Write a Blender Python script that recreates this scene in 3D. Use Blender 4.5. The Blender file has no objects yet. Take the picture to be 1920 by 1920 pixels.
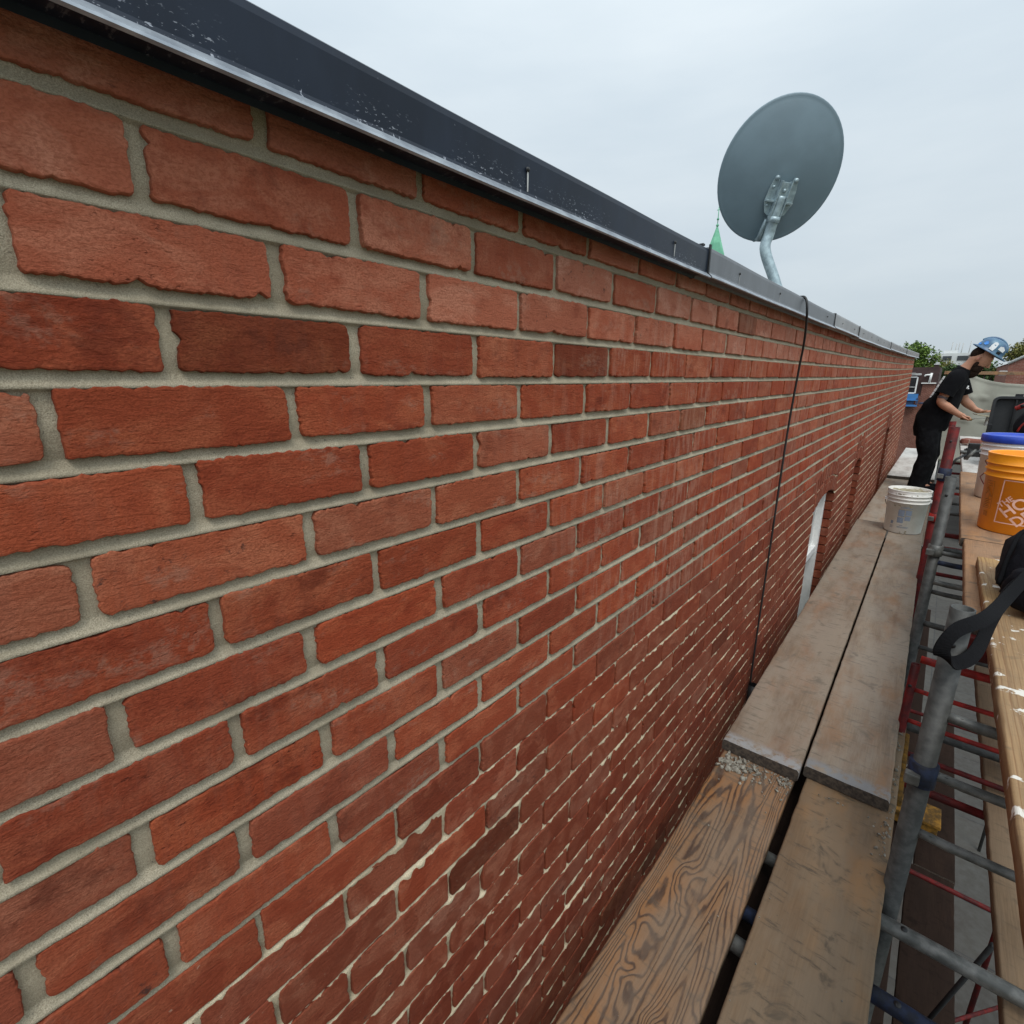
import bpy, bmesh, math, random
import numpy as np
from mathutils import Vector, Matrix, Euler, noise as mnoise
random.seed(7)
S = bpy.context.scene
COL = S.collection
R = math.radians
PI = math.pi

# ------------------------------------------------------------------ camera, sky, sun, exposure
cam = bpy.data.cameras.new("camera")
co = bpy.data.objects.new("camera", cam); COL.objects.link(co); S.camera = co
cam.sensor_width = 36; cam.lens = 17.55; cam.clip_start = 0.02; cam.clip_end = 3000
yaw, pit = R(40.45), R(14.74)
Fv = Vector((-math.sin(yaw) * math.cos(pit), math.cos(yaw) * math.cos(pit), -math.sin(pit)))
Rv = Vector((math.cos(yaw), math.sin(yaw), 0)); Uv = Rv.cross(Fv)
M = Matrix((Rv, Uv, -Fv)).transposed().to_4x4(); M.translation = (0.519, 0, 0); co.matrix_world = M

S.view_settings.view_transform = 'Standard'; S.view_settings.look = 'None'
S.view_settings.exposure = 0.10; S.view_settings.gamma = 1.0
S.cycles.use_denoising = True
S.cycles.max_bounces = 6

SUN_EL, SUN_AZ = R(60), R(138)       # azimuth clockwise from +Y: the bright part of the cloud lies over the street side
w = bpy.data.worlds.new("World"); S.world = w; w.use_nodes = True
nt = w.node_tree; nt.nodes.clear()
def wn(t, **k):
    n = nt.nodes.new(t)
    for a, b in k.items(): setattr(n, a, b)
    return n
out = wn('ShaderNodeOutputWorld'); sky = wn('ShaderNodeTexSky', sky_type='NISHITA', sun_disc=False)
sky.sun_elevation = SUN_EL; sky.sun_rotation = SUN_AZ
bg1 = wn('ShaderNodeBackground'); bg1.inputs[1].default_value = 0.08
nt.links.new(sky.outputs[0], bg1.inputs[0])
tc = wn('ShaderNodeTexCoord'); sx = wn('ShaderNodeSeparateXYZ'); nt.links.new(tc.outputs['Generated'], sx.inputs[0])
mp = wn('ShaderNodeMapping'); mp.inputs['Scale'].default_value = (1, 1, 4.0); nt.links.new(tc.outputs['Generated'], mp.inputs[0])
nz = wn('ShaderNodeTexNoise'); nz.inputs['Scale'].default_value = 2.2; nz.inputs['Detail'].default_value = 5; nz.inputs['Roughness'].default_value = .5
nt.links.new(mp.outputs[0], nz.inputs['Vector'])
rp = wn('ShaderNodeValToRGB'); rp.color_ramp.elements[0].position = .3; rp.color_ramp.elements[1].position = .72
rp.color_ramp.elements[0].color = (.69, .795, .875, 1); rp.color_ramp.elements[1].color = (.84, .93, .985, 1)
nt.links.new(nz.outputs['Fac'], rp.inputs[0])
# brightness of the overcast: rises to the zenith and toward the veiled sun
sd = Vector((math.sin(SUN_AZ) * math.cos(SUN_EL), math.cos(SUN_AZ) * math.cos(SUN_EL), math.sin(SUN_EL)))
dt = wn('ShaderNodeVectorMath', operation='DOT_PRODUCT'); dt.inputs[1].default_value = sd
nt.links.new(tc.outputs['Generated'], dt.inputs[0])
mr = wn('ShaderNodeMapRange'); mr.inputs[1].default_value = .25; mr.inputs[2].default_value = 1.0; mr.inputs[3].default_value = .84; mr.inputs[4].default_value = 1.30
nt.links.new(dt.outputs['Value'], mr.inputs[0])
mz = wn('ShaderNodeMapRange'); mz.inputs[1].default_value = 0; mz.inputs[2].default_value = .75; mz.inputs[3].default_value = .84; mz.inputs[4].default_value = 1.36
nt.links.new(sx.outputs[2], mz.inputs[0])
mm = wn('ShaderNodeMath', operation='MULTIPLY'); nt.links.new(mr.outputs[0], mm.inputs[0]); nt.links.new(mz.outputs[0], mm.inputs[1])
bg2 = wn('ShaderNodeBackground'); nt.links.new(rp.outputs[0], bg2.inputs[0]); nt.links.new(mm.outputs[0], bg2.inputs[1])
mx = wn('ShaderNodeMixShader'); mx.inputs[0].default_value = .9
nt.links.new(bg1.outputs[0], mx.inputs[1]); nt.links.new(bg2.outputs[0], mx.inputs[2]); nt.links.new(mx.outputs[0], out.inputs[0])

sl = bpy.data.lights.new("sun", 'SUN'); sl.energy = 1.6; sl.angle = R(25); sl.color = (1, .97, .92)
so = bpy.data.objects.new("sun", sl); COL.objects.link(so)
so.rotation_euler = (-sd).to_track_quat('-Z', 'Y').to_euler(); so.location = (5, -5, 12)

# ------------------------------------------------------------------ material helpers
class NT:
    def __init__(s, name, rough=.7, spec=.5, metal=0.0):
        s.m = bpy.data.materials.new(name); s.m.use_nodes = True
        s.t = s.m.node_tree; s.b = s.t.nodes['Principled BSDF']
        s.b.inputs['Roughness'].default_value = rough; s.b.inputs['Metallic'].default_value = metal
        s.b.inputs['Specular IOR Level'].default_value = spec
        s.c = s.n('ShaderNodeTexCoord')
    def n(s, t, **k):
        x = s.t.nodes.new(t)
        for a, b in k.items(): setattr(x, a, b)
        return x
    def l(s, a, b): s.t.links.new(a, b)
    def put(s, sock, v):
        if isinstance(v, bpy.types.NodeSocket): s.l(v, sock)
        else: sock.default_value = v
    def pos(s): return s.n('ShaderNodeNewGeometry').outputs['Position']
    def obj(s): return s.c.outputs['Object']
    def attr(s, name):
        a = s.n('ShaderNodeAttribute'); a.attribute_name = name; return a
    def map(s, v, scale=(1, 1, 1), loc=(0, 0, 0), rot=(0, 0, 0)):
        x = s.n('ShaderNodeMapping'); x.inputs['Scale'].default_value = scale; x.inputs['Location'].default_value = loc
        x.inputs['Rotation'].default_value = rot; s.l(v, x.inputs[0]); return x.outputs[0]
    def noise(s, v, scale=5, detail=3, rough=.55, dist=0):
        x = s.n('ShaderNodeTexNoise'); x.inputs['Scale'].default_value = scale; x.inputs['Detail'].default_value = detail
        x.inputs['Roughness'].default_value = rough; x.inputs['Distortion'].default_value = dist; s.l(v, x.inputs['Vector']); return x.outputs['Fac']
    def vor(s, v, scale=5, feat='F1'):
        x = s.n('ShaderNodeTexVoronoi', feature=feat); x.inputs['Scale'].default_value = scale; s.l(v, x.inputs['Vector']); return x.outputs['Distance']
    def math(s, op, a, b=0.0, clamp=False):
        x = s.n('ShaderNodeMath', operation=op, use_clamp=clamp); s.put(x.inputs[0], a); s.put(x.inputs[1], b); return x.outputs[0]
    def step(s, v, a, b, lo=0.0, hi=1.0):
        x = s.n('ShaderNodeMapRange', interpolation_type='SMOOTHSTEP'); s.l(v, x.inputs[0])
        x.inputs[1].default_value = a; x.inputs[2].default_value = b; x.inputs[3].default_value = lo; x.inputs[4].default_value = hi; return x.outputs[0]
    def mix(s, f, a, b, blend='MIX'):
        x = s.n('ShaderNodeMix', data_type='RGBA', blend_type=blend); s.put(x.inputs[0], f)
        s.put(x.inputs[6], a if isinstance(a, bpy.types.NodeSocket) else (*a, 1)); s.put(x.inputs[7], b if isinstance(b, bpy.types.NodeSocket) else (*b, 1)); return x.outputs[2]
    def sep(s, v):
        x = s.n('ShaderNodeSeparateXYZ'); s.l(v, x.inputs[0]); return x.outputs
    def comb(s, x_, y_, z_):
        x = s.n('ShaderNodeCombineXYZ'); s.put(x.inputs[0], x_); s.put(x.inputs[1], y_); s.put(x.inputs[2], z_); return x.outputs[0]
    def col(s, v): s.put(s.b.inputs['Base Color'], v if isinstance(v, bpy.types.NodeSocket) else (*v, 1)); return s
    def rough(s, v): s.put(s.b.inputs['Roughness'], v); return s
    def bump(s, h, dist=.001, strength=1.0):
        x = s.n('ShaderNodeBump'); x.inputs['Distance'].default_value = dist; x.inputs['Strength'].default_value = strength
        s.l(h, x.inputs['Height']); s.l(x.outputs[0], s.b.inputs['Normal']); return s

def simple(name, c, rough=.6, metal=0.0, var=.25, scale=30, spec=.5, bump=0.0, c2=None):
    a = NT(name, rough, spec, metal)
    f = a.noise(a.obj(), scale, 4, .6)
    lo = c2 if c2 else tuple(x * (1 - var) for x in c); hi = c if c2 else tuple(min(1, x * (1 + var)) for x in c)
    a.col(a.mix(a.step(f, .35, .68), lo, hi))
    a.rough(a.math('ADD', rough - .1, a.math('MULTIPLY', f, .2)))
    if bump: a.bump(f, bump)
    return a.m

def brick_mat():
    a = NT('brick', .85, .25)
    at = a.attr('Col'); base = at.outputs['Color']; seed = at.outputs['Alpha']
    p = a.pos(); q = a.n('ShaderNodeVectorMath', operation='ADD'); a.l(p, q.inputs[0])
    a.l(a.comb(a.math('MULTIPLY', seed, 17.0), a.math('MULTIPLY', seed, 41.0), a.math('MULTIPLY', seed, 23.0)), q.inputs[1]); q = q.outputs[0]
    z = a.attr('Zone').outputs['Fac']      # 0 = repointed upper courses, 1 = old lower courses
    n1 = a.noise(a.map(q, (1, .6, 1)), 22, 4, .6, .6)
    c = a.mix(a.step(n1, .44, .66), base, a.mix(1.0, base, (1.22, 1.60, 1.80), 'MULTIPLY'))     # dusty, paler face
    n2 = a.noise(a.map(q, (1, .7, 1.2)), 30, 6, .72)
    c = a.mix(a.step(n2, .50, .72, 0, .8), c, a.mix(1.0, base, (.62, .46, .42), 'MULTIPLY'))   # darker burnt mottling
    g = a.noise(a.map(q, (1, .8, 1.1)), 460, 4, .75)
    c = a.mix(a.step(g, .42, .62, 0, .55), c, a.mix(1.0, base, (.62, .55, .5), 'MULTIPLY'))     # grain
    # black kiln spots on some bricks
    sp = a.math('MULTIPLY', a.step(a.noise(q, 60, 4, .7), .6, .72), a.step(a.math('FRACT', a.math('MULTIPLY', seed, 7.31)), .78, .86))
    c = a.mix(a.math('MULTIPLY', sp, .85), c, (.035, .02, .018))
    # thin grey mortar film smeared over parts of some faces, soot in others
    sm = a.math('MULTIPLY', a.step(a.noise(a.map(q, (1, .6, 1.3)), 13, 5, .7), .54, .66), a.step(a.noise(q, 75, 3, .7), .40, .58))
    c = a.mix(a.math('MULTIPLY', sm, a.math('SUBTRACT', .24, a.math('MULTIPLY', z, .16))), c, (.36, .27, .20))
    so = a.math('MULTIPLY', a.step(a.noise(a.map(q, (1, .7, 1)), 9, 6, .78), .53, .68), a.step(a.math('FRACT', a.math('MULTIPLY', seed, 3.7)), .35, .6))
    c = a.mix(a.math('MULTIPLY', so, .72), c, a.mix(1.0, base, (.42, .33, .30), 'MULTIPLY'))
    # washed-down cement haze streaks running down the face on the upper courses
    hz = a.noise(a.map(p, (1, 46, 9)), 1.0, 5, .65)
    hz2 = a.noise(p, 2.6, 3, .6)
    f = a.math('MULTIPLY', a.math('MULTIPLY', a.math('MULTIPLY', a.step(hz, .46, .60), a.step(hz2, .40, .58)), a.math('SUBTRACT', 1.0, z)), a.step(a.sep(p)[1], .55, 1.1, .15, 1.0))
    c = a.mix(a.math('MULTIPLY', f, .36), c, (.43, .235, .165))
    # old courses: clear-edged damp patches
    dp = a.noise(a.map(q, (1, .9, .75)), 17, 3, .5, 1.0)
    dm = a.math('MULTIPLY', a.step(dp, .49, .545), z)
    c = a.mix(a.math('MULTIPLY', dm, .6), c, a.mix(1.0, base, (.74, .56, .48), 'MULTIPLY'))
    fl = a.math('MULTIPLY', a.step(a.noise(q, 130, 3, .6), .70, .75), z)
    c = a.mix(a.math('MULTIPLY', fl, .5), c, (.48, .33, .24))
    a.col(c)
    a.rough(a.math('SUBTRACT', .88, a.math('MULTIPLY', dm, .25)))
    # pits, drag marks and grain
    b1 = a.noise(a.map(q, (1, .55, 1.8)), 95, 5, .65, .8)
    b2 = a.noise(q, 38, 3, .6)
    pits = a.step(a.noise(a.map(q, (1, .6, 1.3)), 150, 3, .6), .62, .74, 0, -.9)
    h = a.math('ADD', a.math('MULTIPLY', b1, 1.0), a.math('ADD', a.math('MULTIPLY', b2, .9), a.math('MULTIPLY', g, .7)))
    pm = a.math('MULTIPLY', a.step(a.noise(q, 12, 3, .6), .46, .66), a.step(a.math('FRACT', a.math('MULTIPLY', seed, 5.13)), .15, .9, .25, 1.0)); pits = a.math('MULTIPLY', pits, pm)
    c2_ = a.mix(a.math('MULTIPLY', pits, -.75), c, a.mix(1.0, base, (.30, .25, .24), 'MULTIPLY')); a.col(c2_)
    h = a.math('ADD', h, pits)
    a.bump(h, .0027, .9)
    return a.m

def mortar_mat():
    a = NT('mortar', .95, .15)
    base = a.attr('Col').outputs['Color']; p = a.pos()
    g = a.noise(p, 950, 2, .8); m = a.noise(a.map(p, (1, .6, 1)), 14, 4, .6)
    c = a.mix(a.step(g, .3, .7), a.mix(1.0, base, (.66, .65, .62), 'MULTIPLY'), a.mix(1.0, base, (1.26, 1.26, 1.25), 'MULTIPLY'))
    c = a.mix(a.step(m, .35, .7, 0, .45), c, a.mix(1.0, base, (.72, .70, .64), 'MULTIPLY'))
    dk = a.step(a.noise(p, 190, 2, .6), .68, .74)
    c = a.mix(a.math('MULTIPLY', dk, .5), c, (.08, .07, .055))
    a.col(c)
    a.bump(a.math('ADD', g, a.math('MULTIPLY', a.noise(p, 90, 3, .6), 1.6)), .0014, .8)
    return a.m

def wood(name, light, dark, bands=9.0, stain=.5, grain=.5, dust=.4, dustc=(.42, .36, .30), paint=None, knots=True, splash=0.0, seed=0.0, rough=.75, warm=None, spec=.3):
    """flat-sawn timber: contour lines of a stretched noise field, knots, dust and end paint; length runs along local Y"""
    a = NT(name, rough, spec)
    o = a.map(a.obj(), (1, 1, 1), (seed * 3.1, seed * 5.7, seed))
    f = a.noise(a.map(o, (4.6, .42, 4.6)), 1.0, 3, .40, .30)
    if knots:
        kv = a.n('ShaderNodeTexVoronoi', feature='F1'); kv.inputs['Scale'].default_value = 1.0
        wv = a.n('ShaderNodeTexNoise'); wv.inputs['Scale'].default_value = 9; a.l(o, wv.inputs['Vector'])
        av = a.n('ShaderNodeVectorMath', operation='MULTIPLY_ADD'); a.l(wv.outputs['Color'], av.inputs[0]); av.inputs[1].default_value = (.45, .45, 0); a.l(a.map(o, (7.5, 3.6, 3.0)), av.inputs[2])
        a.l(av.outputs[0], kv.inputs['Vector'])
        k = a.step(kv.outputs['Distance'], 0.0, .36, .09, 0.0); f = a.math('ADD', f, k)
        kd = a.step(kv.outputs['Distance'], .05, .12, 1, 0)
    f = a.math('ADD', f, a.math('MULTIPLY', a.noise(a.map(o, (26, 7, 26)), 1.0, 4, .6), .030))
    rings = a.math('PINGPONG', a.math('MULTIPLY', f, bands), .5)
    line = a.step(rings, .20, .46, 0, 1)
    fib = a.noise(a.map(o, (260, 9, 260)), 1.0, 4, .65)
    c = a.mix(a.step(fib, .3, .7), light, tuple(x * .72 for x in light))
    if warm: c = a.mix(a.step(a.noise(a.map(o, (7, 3, 7)), 1.0, 3), .45, .65), c, warm)
    fade = a.step(a.noise(a.map(o, (9, 3, 9)), 1.0, 4, .65), .28, .52, .45, 1.0)
    c = a.mix(a.math('MULTIPLY', a.math('MULTIPLY', line, fade), grain), c, a.mix(fade, tuple(min(1, x * 2.0) for x in dark), dark))
    if knots: c = a.mix(a.math('MULTIPLY', kd, .75), c, tuple(x * .5 for x in dark))
    d1 = a.noise(a.map(o, (1, .3, 1)), 8.5, 6, .68)
    c = a.mix(a.math('MULTIPLY', a.step(d1, .30, .62), dust), c, dustc)
    sc = a.noise(a.map(o, (14, 60, 14), rot=(0, 0, .5)), 1.0, 4, .7)
    c = a.mix(a.step(sc, .54, .72, 0, stain * .95), c, tuple(x * .42 for x in dustc))
    st = a.noise(o, 11, 4, .65, .8)
    c = a.mix(a.step(st, .56, .70, 0, stain), c, tuple(x * .5 for x in dustc))
    if paint:
        y = a.sep(a.obj())[1]
        pf = a.math('MULTIPLY', a.step(y, .035, .075, 1, 0), a.step(a.noise(o, 34, 4, .7), .36, .55))
        c = a.mix(a.math('MULTIPLY', pf, .75), c, paint)
    if splash:
        s1 = a.step(a.noise(a.map(o, (1, 1.5, 1)), 13, 4, .6), .60, .63)
        s2 = a.step(a.noise(a.map(o, (60, 9, 60)), 1.0, 3, .6), .42, .50)
        gv = a.step(a.math('PINGPONG', a.math('MULTIPLY', a.math('ADD', a.sep(a.obj())[0], a.math('MULTIPLY', a.noise(a.map(o, (1, .8, 1)), 3, 2), .012)), 95.0), .5), .36, .48)
        gm = a.step(a.sep(a.obj())[0], .02, .09, 1, .15)
        c = a.mix(a.math('MULTIPLY', gv, a.math('MULTIPLY', gm, .55)), c, dark)
        c = a.mix(a.math('MULTIPLY', a.math('MULTIPLY', s1, s2), splash), c, (.72, .69, .62))
    a.col(c)
    h = a.math('ADD', a.math('MULTIPLY', line, -.45), a.math('ADD', a.math('MULTIPLY', fib, .5), a.math('MULTIPLY', d1, .8)))
    a.bump(h, .0018, .7)
    a.rough(a.math('ADD', rough - .12, a.math('MULTIPLY', d1, .25)))
    return a.m

MAT = {}
MAT['brick'] = brick_mat(); MAT['mortar'] = mortar_mat()
MAT['galv'] = simple('galvanised_steel', (.165, .165, .155), .5, .3, scale=30, c2=(.075, .077, .072), bump=.0006)
MAT['galv_dark'] = simple('weathered_steel', (.075, .076, .071), .6, .2, scale=34, c2=(.035, .036, .034), bump=.0006)
MAT['red'] = simple('red_paint', (.14, .010, .009), .6, 0, spec=.2, scale=20, c2=(.05, .009, .009))
MAT['red_bright'] = simple('bright_red_paint', (.36, .022, .016), .55, 0, scale=22, c2=(.17, .014, .012), spec=.25)
MAT['blue_steel'] = simple('blue_paint', (.022, .034, .075), .6, 0, scale=34, c2=(.014, .016, .024), spec=.25)
MAT['yellow'] = simple('yellow_paint', (.24, .12, .018), .8, 0, scale=24, c2=(.07, .04, .012), spec=.2)
MAT['orange'] = simple('orange_plastic', (.92, .33, .012), .38, 0, var=.07, scale=9)
MAT['white_plastic'] = simple('white_plastic', (.88, .88, .87), .38, 0, scale=9, c2=(.80, .79, .77))
MAT['dirty_white'] = simple('stained_white_plastic', (.88, .88, .85), .5, 0, scale=7, c2=(.74, .72, .67))
MAT['blue_plastic'] = simple('blue_plastic', (.018, .06, .42), .35, 0, var=.1)
MAT['black_plastic'] = simple('black_plastic', (.016, .017, .018), .5, 0, var=.2, spec=.35)
MAT['black_cable'] = simple('black_rubber', (.012, .012, .013), .5, 0, var=.2)
MAT['grey_print'] = simple('grey_print', (.20, .24, .31), .6, 0, var=.3, scale=900)
MAT['dark_print'] = simple('dark_print', (.03, .025, .022), .6, 0)
MAT['brown_print'] = simple('faded_print', (.42, .14, .02), .6, 0)
MAT['red_print'] = simple('red_print', (.20, .02, .035), .6, 0)
MAT['pale_print'] = simple('pale_print', (.82, .50, .40), .6, 0, var=.05)
MAT['wet_mortar'] = simple('wet_mortar', (.40, .36, .25), .8, 0, scale=60, c2=(.24, .21, .14), bump=.004)
MAT['dry_mortar'] = simple('dry_mortar', (.33, .31, .26), .95, 0, scale=90, c2=(.18, .165, .135), bump=.003)
MAT['white_paint'] = simple('white_paint', (.78, .78, .76), .5, 0, var=.05)
MAT['glass'] = simple('dark_glass', (.02, .024, .028), .08, 0, spec=.8)
MAT['dish'] = simple('grey_dish_paint', (.150, .210, .245), .5, 0, var=.06, scale=5)
MAT['dish_steel'] = simple('dish_galvanised', (.40, .50, .53), .42, .35, scale=30, c2=(.26, .33, .36))
MAT['copper'] = simple('green_copper', (.20, .50, .33), .8, 0, scale=.6, c2=(.11, .33, .21))
MAT['skin'] = simple('skin', (.42, .20, .12), .55, 0, var=.1, scale=20)
MAT['tattoo'] = simple('tattoo_ink', (.10, .075, .08), .6, 0, scale=60)
MAT['shirt'] = simple('black_cotton', (.006, .006, .007), .95, 0, spec=.12, scale=25, c2=(.004, .004, .005), bump=.006)
MAT['trousers'] = simple('charcoal_denim', (.011, .0115, .013), .95, 0, spec=.12, scale=18, c2=(.005, .005, .006), bump=.008)
MAT['hair'] = simple('dark_hair', (.022, .013, .009), .95, 0, scale=60, spec=.1, bump=.004)
MAT['hat'] = simple('blue_grey_shell', (.10, .21, .29), .4, 0, scale=7, c2=(.045, .10, .19))
MAT['cloth'] = simple('grey_tarp', (.37, .37, .31), .85, 0, scale=2.2, c2=(.30, .30, .25), bump=.01)
MAT['bag'] = simple('black_nylon', (.007, .007, .010), .85, 0, spec=.15, scale=30, c2=(.004, .004, .006), bump=.006)
MAT['strap'] = simple('black_webbing', (.005, .005, .006), .9, 0, spec=.12, scale=200, bump=.001)
MAT['roof'] = simple('roof_membrane', (.12, .12, .12), .9, 0)
MAT['sticker_white'] = simple('white_sticker', (.70, .72, .72), .5, 0, var=.1, scale=200)
MAT['sticker_blue'] = simple('blue_sticker', (.05, .22, .60), .5, 0)
MAT['mansard'] = simple('brown_shingle', (.055, .03, .028), .85, 0, scale=3)
MAT['bay_blue'] = simple('bay_blue', (.045, .19, .46), .55, 0, var=.12, scale=2)
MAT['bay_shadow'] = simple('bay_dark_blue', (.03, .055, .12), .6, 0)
MAT['trim'] = simple('grey_trim', (.45, .45, .44), .7, 0)
MAT['pale_wall'] = simple('pale_cladding', (.62, .63, .62), .8, 0, var=.06, scale=.4)
MAT['far_dark'] = simple('dark_cladding', (.14, .11, .10), .8, 0, scale=.5)

def brick_tex(name, c1, c2, mort, sc=1.0):
    a = NT(name, .9, .2)
    p = a.sep(a.pos())
    v = a.comb(a.math('ADD', p[0], p[1]), p[2], 0.0)
    b = a.n('ShaderNodeTexBrick'); a.l(v, b.inputs['Vector'])
    b.inputs['Color1'].default_value = (*c1, 1); b.inputs['Color2'].default_value = (*c2, 1); b.inputs['Mortar'].default_value = (*mort, 1)
    b.inputs['Scale'].default_value = sc; b.inputs['Mortar Size'].default_value = .006; b.inputs['Brick Width'].default_value = .19; b.inputs['Row Height'].default_value = .0677
    n = a.noise(a.pos(), 3, 4, .6)
    a.col(a.mix(a.step(n, .4, .7, 0, .5), b.outputs[0], tuple(x * .55 for x in c1)))
    return a.m
MAT['far_brick'] = brick_tex('old_brick', (.24, .085, .06), (.17, .06, .042), (.30, .24, .19))
MAT['house_brick'] = brick_tex('house_brick', (.26, .10, .075), (.20, .075, .055), (.28, .20, .16))

def coping_mat(name, c, light, amt, spec=.5):
    a = NT(name, .34, spec)
    p = a.pos(); z = a.sep(a.obj())[2]
    n = a.noise(a.map(p, (1, 3, 1)), 5, 4, .6)
    col = a.mix(a.step(n, .35, .7), c, tuple(min(1, x * 1.5) for x in c))
    # splashed lime and scratches, thick along the bottom edge and thinning upward
    s = a.noise(a.map(p, (60, 160, 60), rot=(.5, 0, 0)), 1.0, 4, .7)
    lim = a.step(z, .008, .030, .27, .0)
    k = a.step(a.math('ADD', s, lim), .84, .90)
    sp = a.step(a.noise(p, 240, 2, .6), .745, .78)
    col = a.mix(a.math('MULTIPLY', a.math('MAXIMUM', k, a.math('MULTIPLY', sp, .5)), a.math('MULTIPLY', a.step(z, .009, .013), amt)), col, light)
    fl = a.math('MULTIPLY', a.step(a.noise(a.map(p, (1, 130, 330), rot=(.6, 0, 0)), 1.0, 3, .65), .60, .66), a.math('MULTIPLY', a.step(z, .012, .044, 1, 0), a.step(a.noise(a.map(p, (1, 9, 14)), 1.0, 4, .6), .40, .58)))
    col = a.mix(a.math('MULTIPLY', a.math('MULTIPLY', fl, a.step(z, .011, .014)), amt), col, light)
    a.col(col); a.rough(a.math('ADD', .27, a.math('MULTIPLY', n, .2)))
    a.bump(a.noise(p, 9, 2), .004, .3)
    return a.m

# ------------------------------------------------------------------ geometry helpers
class MB:
    def __init__(s): s.v = []; s.f = []; s.m = []; s.smooth = []
    def add(s, V, F, m=0, sm=False):
        o = len(s.v); s.v += [tuple(x) for x in V]; s.f += [tuple(i + o for i in f) for f in F]; s.m += [m] * len(F); s.smooth += [sm] * len(F); return s
    def box(s, c, d, m=0, rot=None, b=0.0):
        """bevelled box: centre c, full size d"""
        x, y, z = d[0] / 2, d[1] / 2, d[2] / 2
        if b <= 0:
            V = [Vector((i * x, j * y, k * z)) for i in (-1, 1) for j in (-1, 1) for k in (-1, 1)]
            F = [(0, 1, 3, 2), (4, 6, 7, 5), (0, 4, 5, 1), (2, 3, 7, 6), (0, 2, 6, 4), (1, 5, 7, 3)]
        else:
            bm = bmesh.new(); bmesh.ops.create_cube(bm, size=1)
            for v in bm.verts: v.co = Vector((v.co.x * d[0], v.co.y * d[1], v.co.z * d[2]))
            bmesh.ops.bevel(bm, geom=bm.edges[:], offset=b, segments=2, profile=.6, affect='EDGES')
            bm.verts.index_update()
            V = [v.co.copy() for v in bm.verts]; F = [[v.index for v in f.verts] for f in bm.faces]; bm.free()
        if rot is not None:
            q = Euler(rot).to_matrix() if not isinstance(rot, Matrix) else rot
            V = [q @ v for v in V]
        return s.add([v + Vector(c) for v in V], F, m)
    def tube(s, pts, r, m=0, n=12, cap=True, hollow=False):
        P = [Vector(p) for p in pts]; rr = r if isinstance(r, (list, tuple)) else [r] * len(P)
        V = []; F = []; up = None
        for i, p in enumerate(P):
            t = (P[min(i + 1, len(P) - 1)] - P[max(i - 1, 0)]).normalized()
            if up is None: up = t.orthogonal().normalized()
            up = (up - t * up.dot(t)).normalized(); w_ = t.cross(up)
            for k in range(n):
                a = 2 * PI * k / n; V.append(p + (up * math.cos(a) + w_ * math.sin(a)) * rr[i])
        for i in range(len(P) - 1):
            for k in range(n): F.append((i * n + k, i * n + (k + 1) % n, (i + 1) * n + (k + 1) % n, (i + 1) * n + k))
        if cap and not hollow: F += [tuple(range(n - 1, -1, -1)), tuple((len(P) - 1) * n + k for k in range(n))]
        s.add(V, F, m, True); return s
    def lathe(s, prof, c=(0, 0, 0), m=0, n=48, ax=None):
        V = []; F = []
        for (r, z) in prof:
            for k in range(n):
                a = 2 * PI * k / n; V.append(Vector((r * math.cos(a), r * math.sin(a), z)))
        for i in range(len(prof) - 1):
            for k in range(n): F.append((i * n + k, i * n + (k + 1) % n, (i + 1) * n + (k + 1) % n, (i + 1) * n + k))
        if ax is not None: V = [ax @ v for v in V]
        return s.add([v + Vector(c) for v in V], F, m, True)
    def ball(s, c, r, m=0, seg=16, rings=10, rot=None):
        V = []; F = []
        r = r if isinstance(r, (tuple, list)) else (r, r, r)
        for i in range(rings + 1):
            th = PI * i / rings
            for k in range(seg):
                a = 2 * PI * k / seg; V.append(Vector((r[0] * math.sin(th) * math.cos(a), r[1] * math.sin(th) * math.sin(a), r[2] * math.cos(th))))
        for i in range(rings):
            for k in range(seg): F.append((i * seg + k, (i + 1) * seg + k, (i + 1) * seg + (k + 1) % seg, i * seg + (k + 1) % seg))
        if rot is not None: V = [rot @ v for v in V]
        return s.add([v + Vector(c) for v in V], F, m, True)
    def build(s, name, mats, parent=None, loc=None, smooth=None):
        me = bpy.data.meshes.new(name); me.from_pydata(s.v, [], s.f)
        for m in (mats if isinstance(mats, (list, tuple)) else [mats]): me.materials.append(MAT[m] if isinstance(m, str) else m)
        me.polygons.foreach_set('material_index', s.m)
        me.polygons.foreach_set('use_smooth', s.smooth if smooth is None else [smooth] * len(s.m))
        me.validate(); me.update()
        o = bpy.data.objects.new(name, me); COL.objects.link(o)
        if parent: o.parent = parent
        if loc: o.location = loc
        return o

def tag(o, label=None, cat=None, group=None, kind=None):
    if label: o['label'] = label
    if cat: o['category'] = cat
    if group: o['group'] = group
    if kind: o['kind'] = kind
    return o
def thing(name, label, cat, loc=(0, 0, 0), rz=0.0, group=None):
    o = bpy.data.objects.new(name, None); COL.objects.link(o); o.location = loc; o.rotation_euler = (0, 0, rz); o.empty_display_size = .1
    return tag(o, label, cat, group)
def bevel(o, w_=.002, seg=2):
    m = o.modifiers.new('bevel', 'BEVEL'); m.width = w_; m.segments = seg; m.limit_method = 'ANGLE'; return o
# ------------------------------------------------------------------ brick row house: wall, coping, windows
GROUND = -8.5
def zoff(y): return 0.00105 * min(max(y, 0), 12) ** 2
Y0, Y1 = -1.6, 10.7
house = thing('brick_house', 'long red brick house with grey repointed upper courses under a dark metal coping', 'building', (0, 4.5, GROUND))
def part(mb, name, mats, parent, smooth=None):
    """child of a thing, its vertices given in world coordinates"""
    o = mb.build(name, mats, parent, smooth=smooth); o.location = -Vector(parent.location); return o

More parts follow.
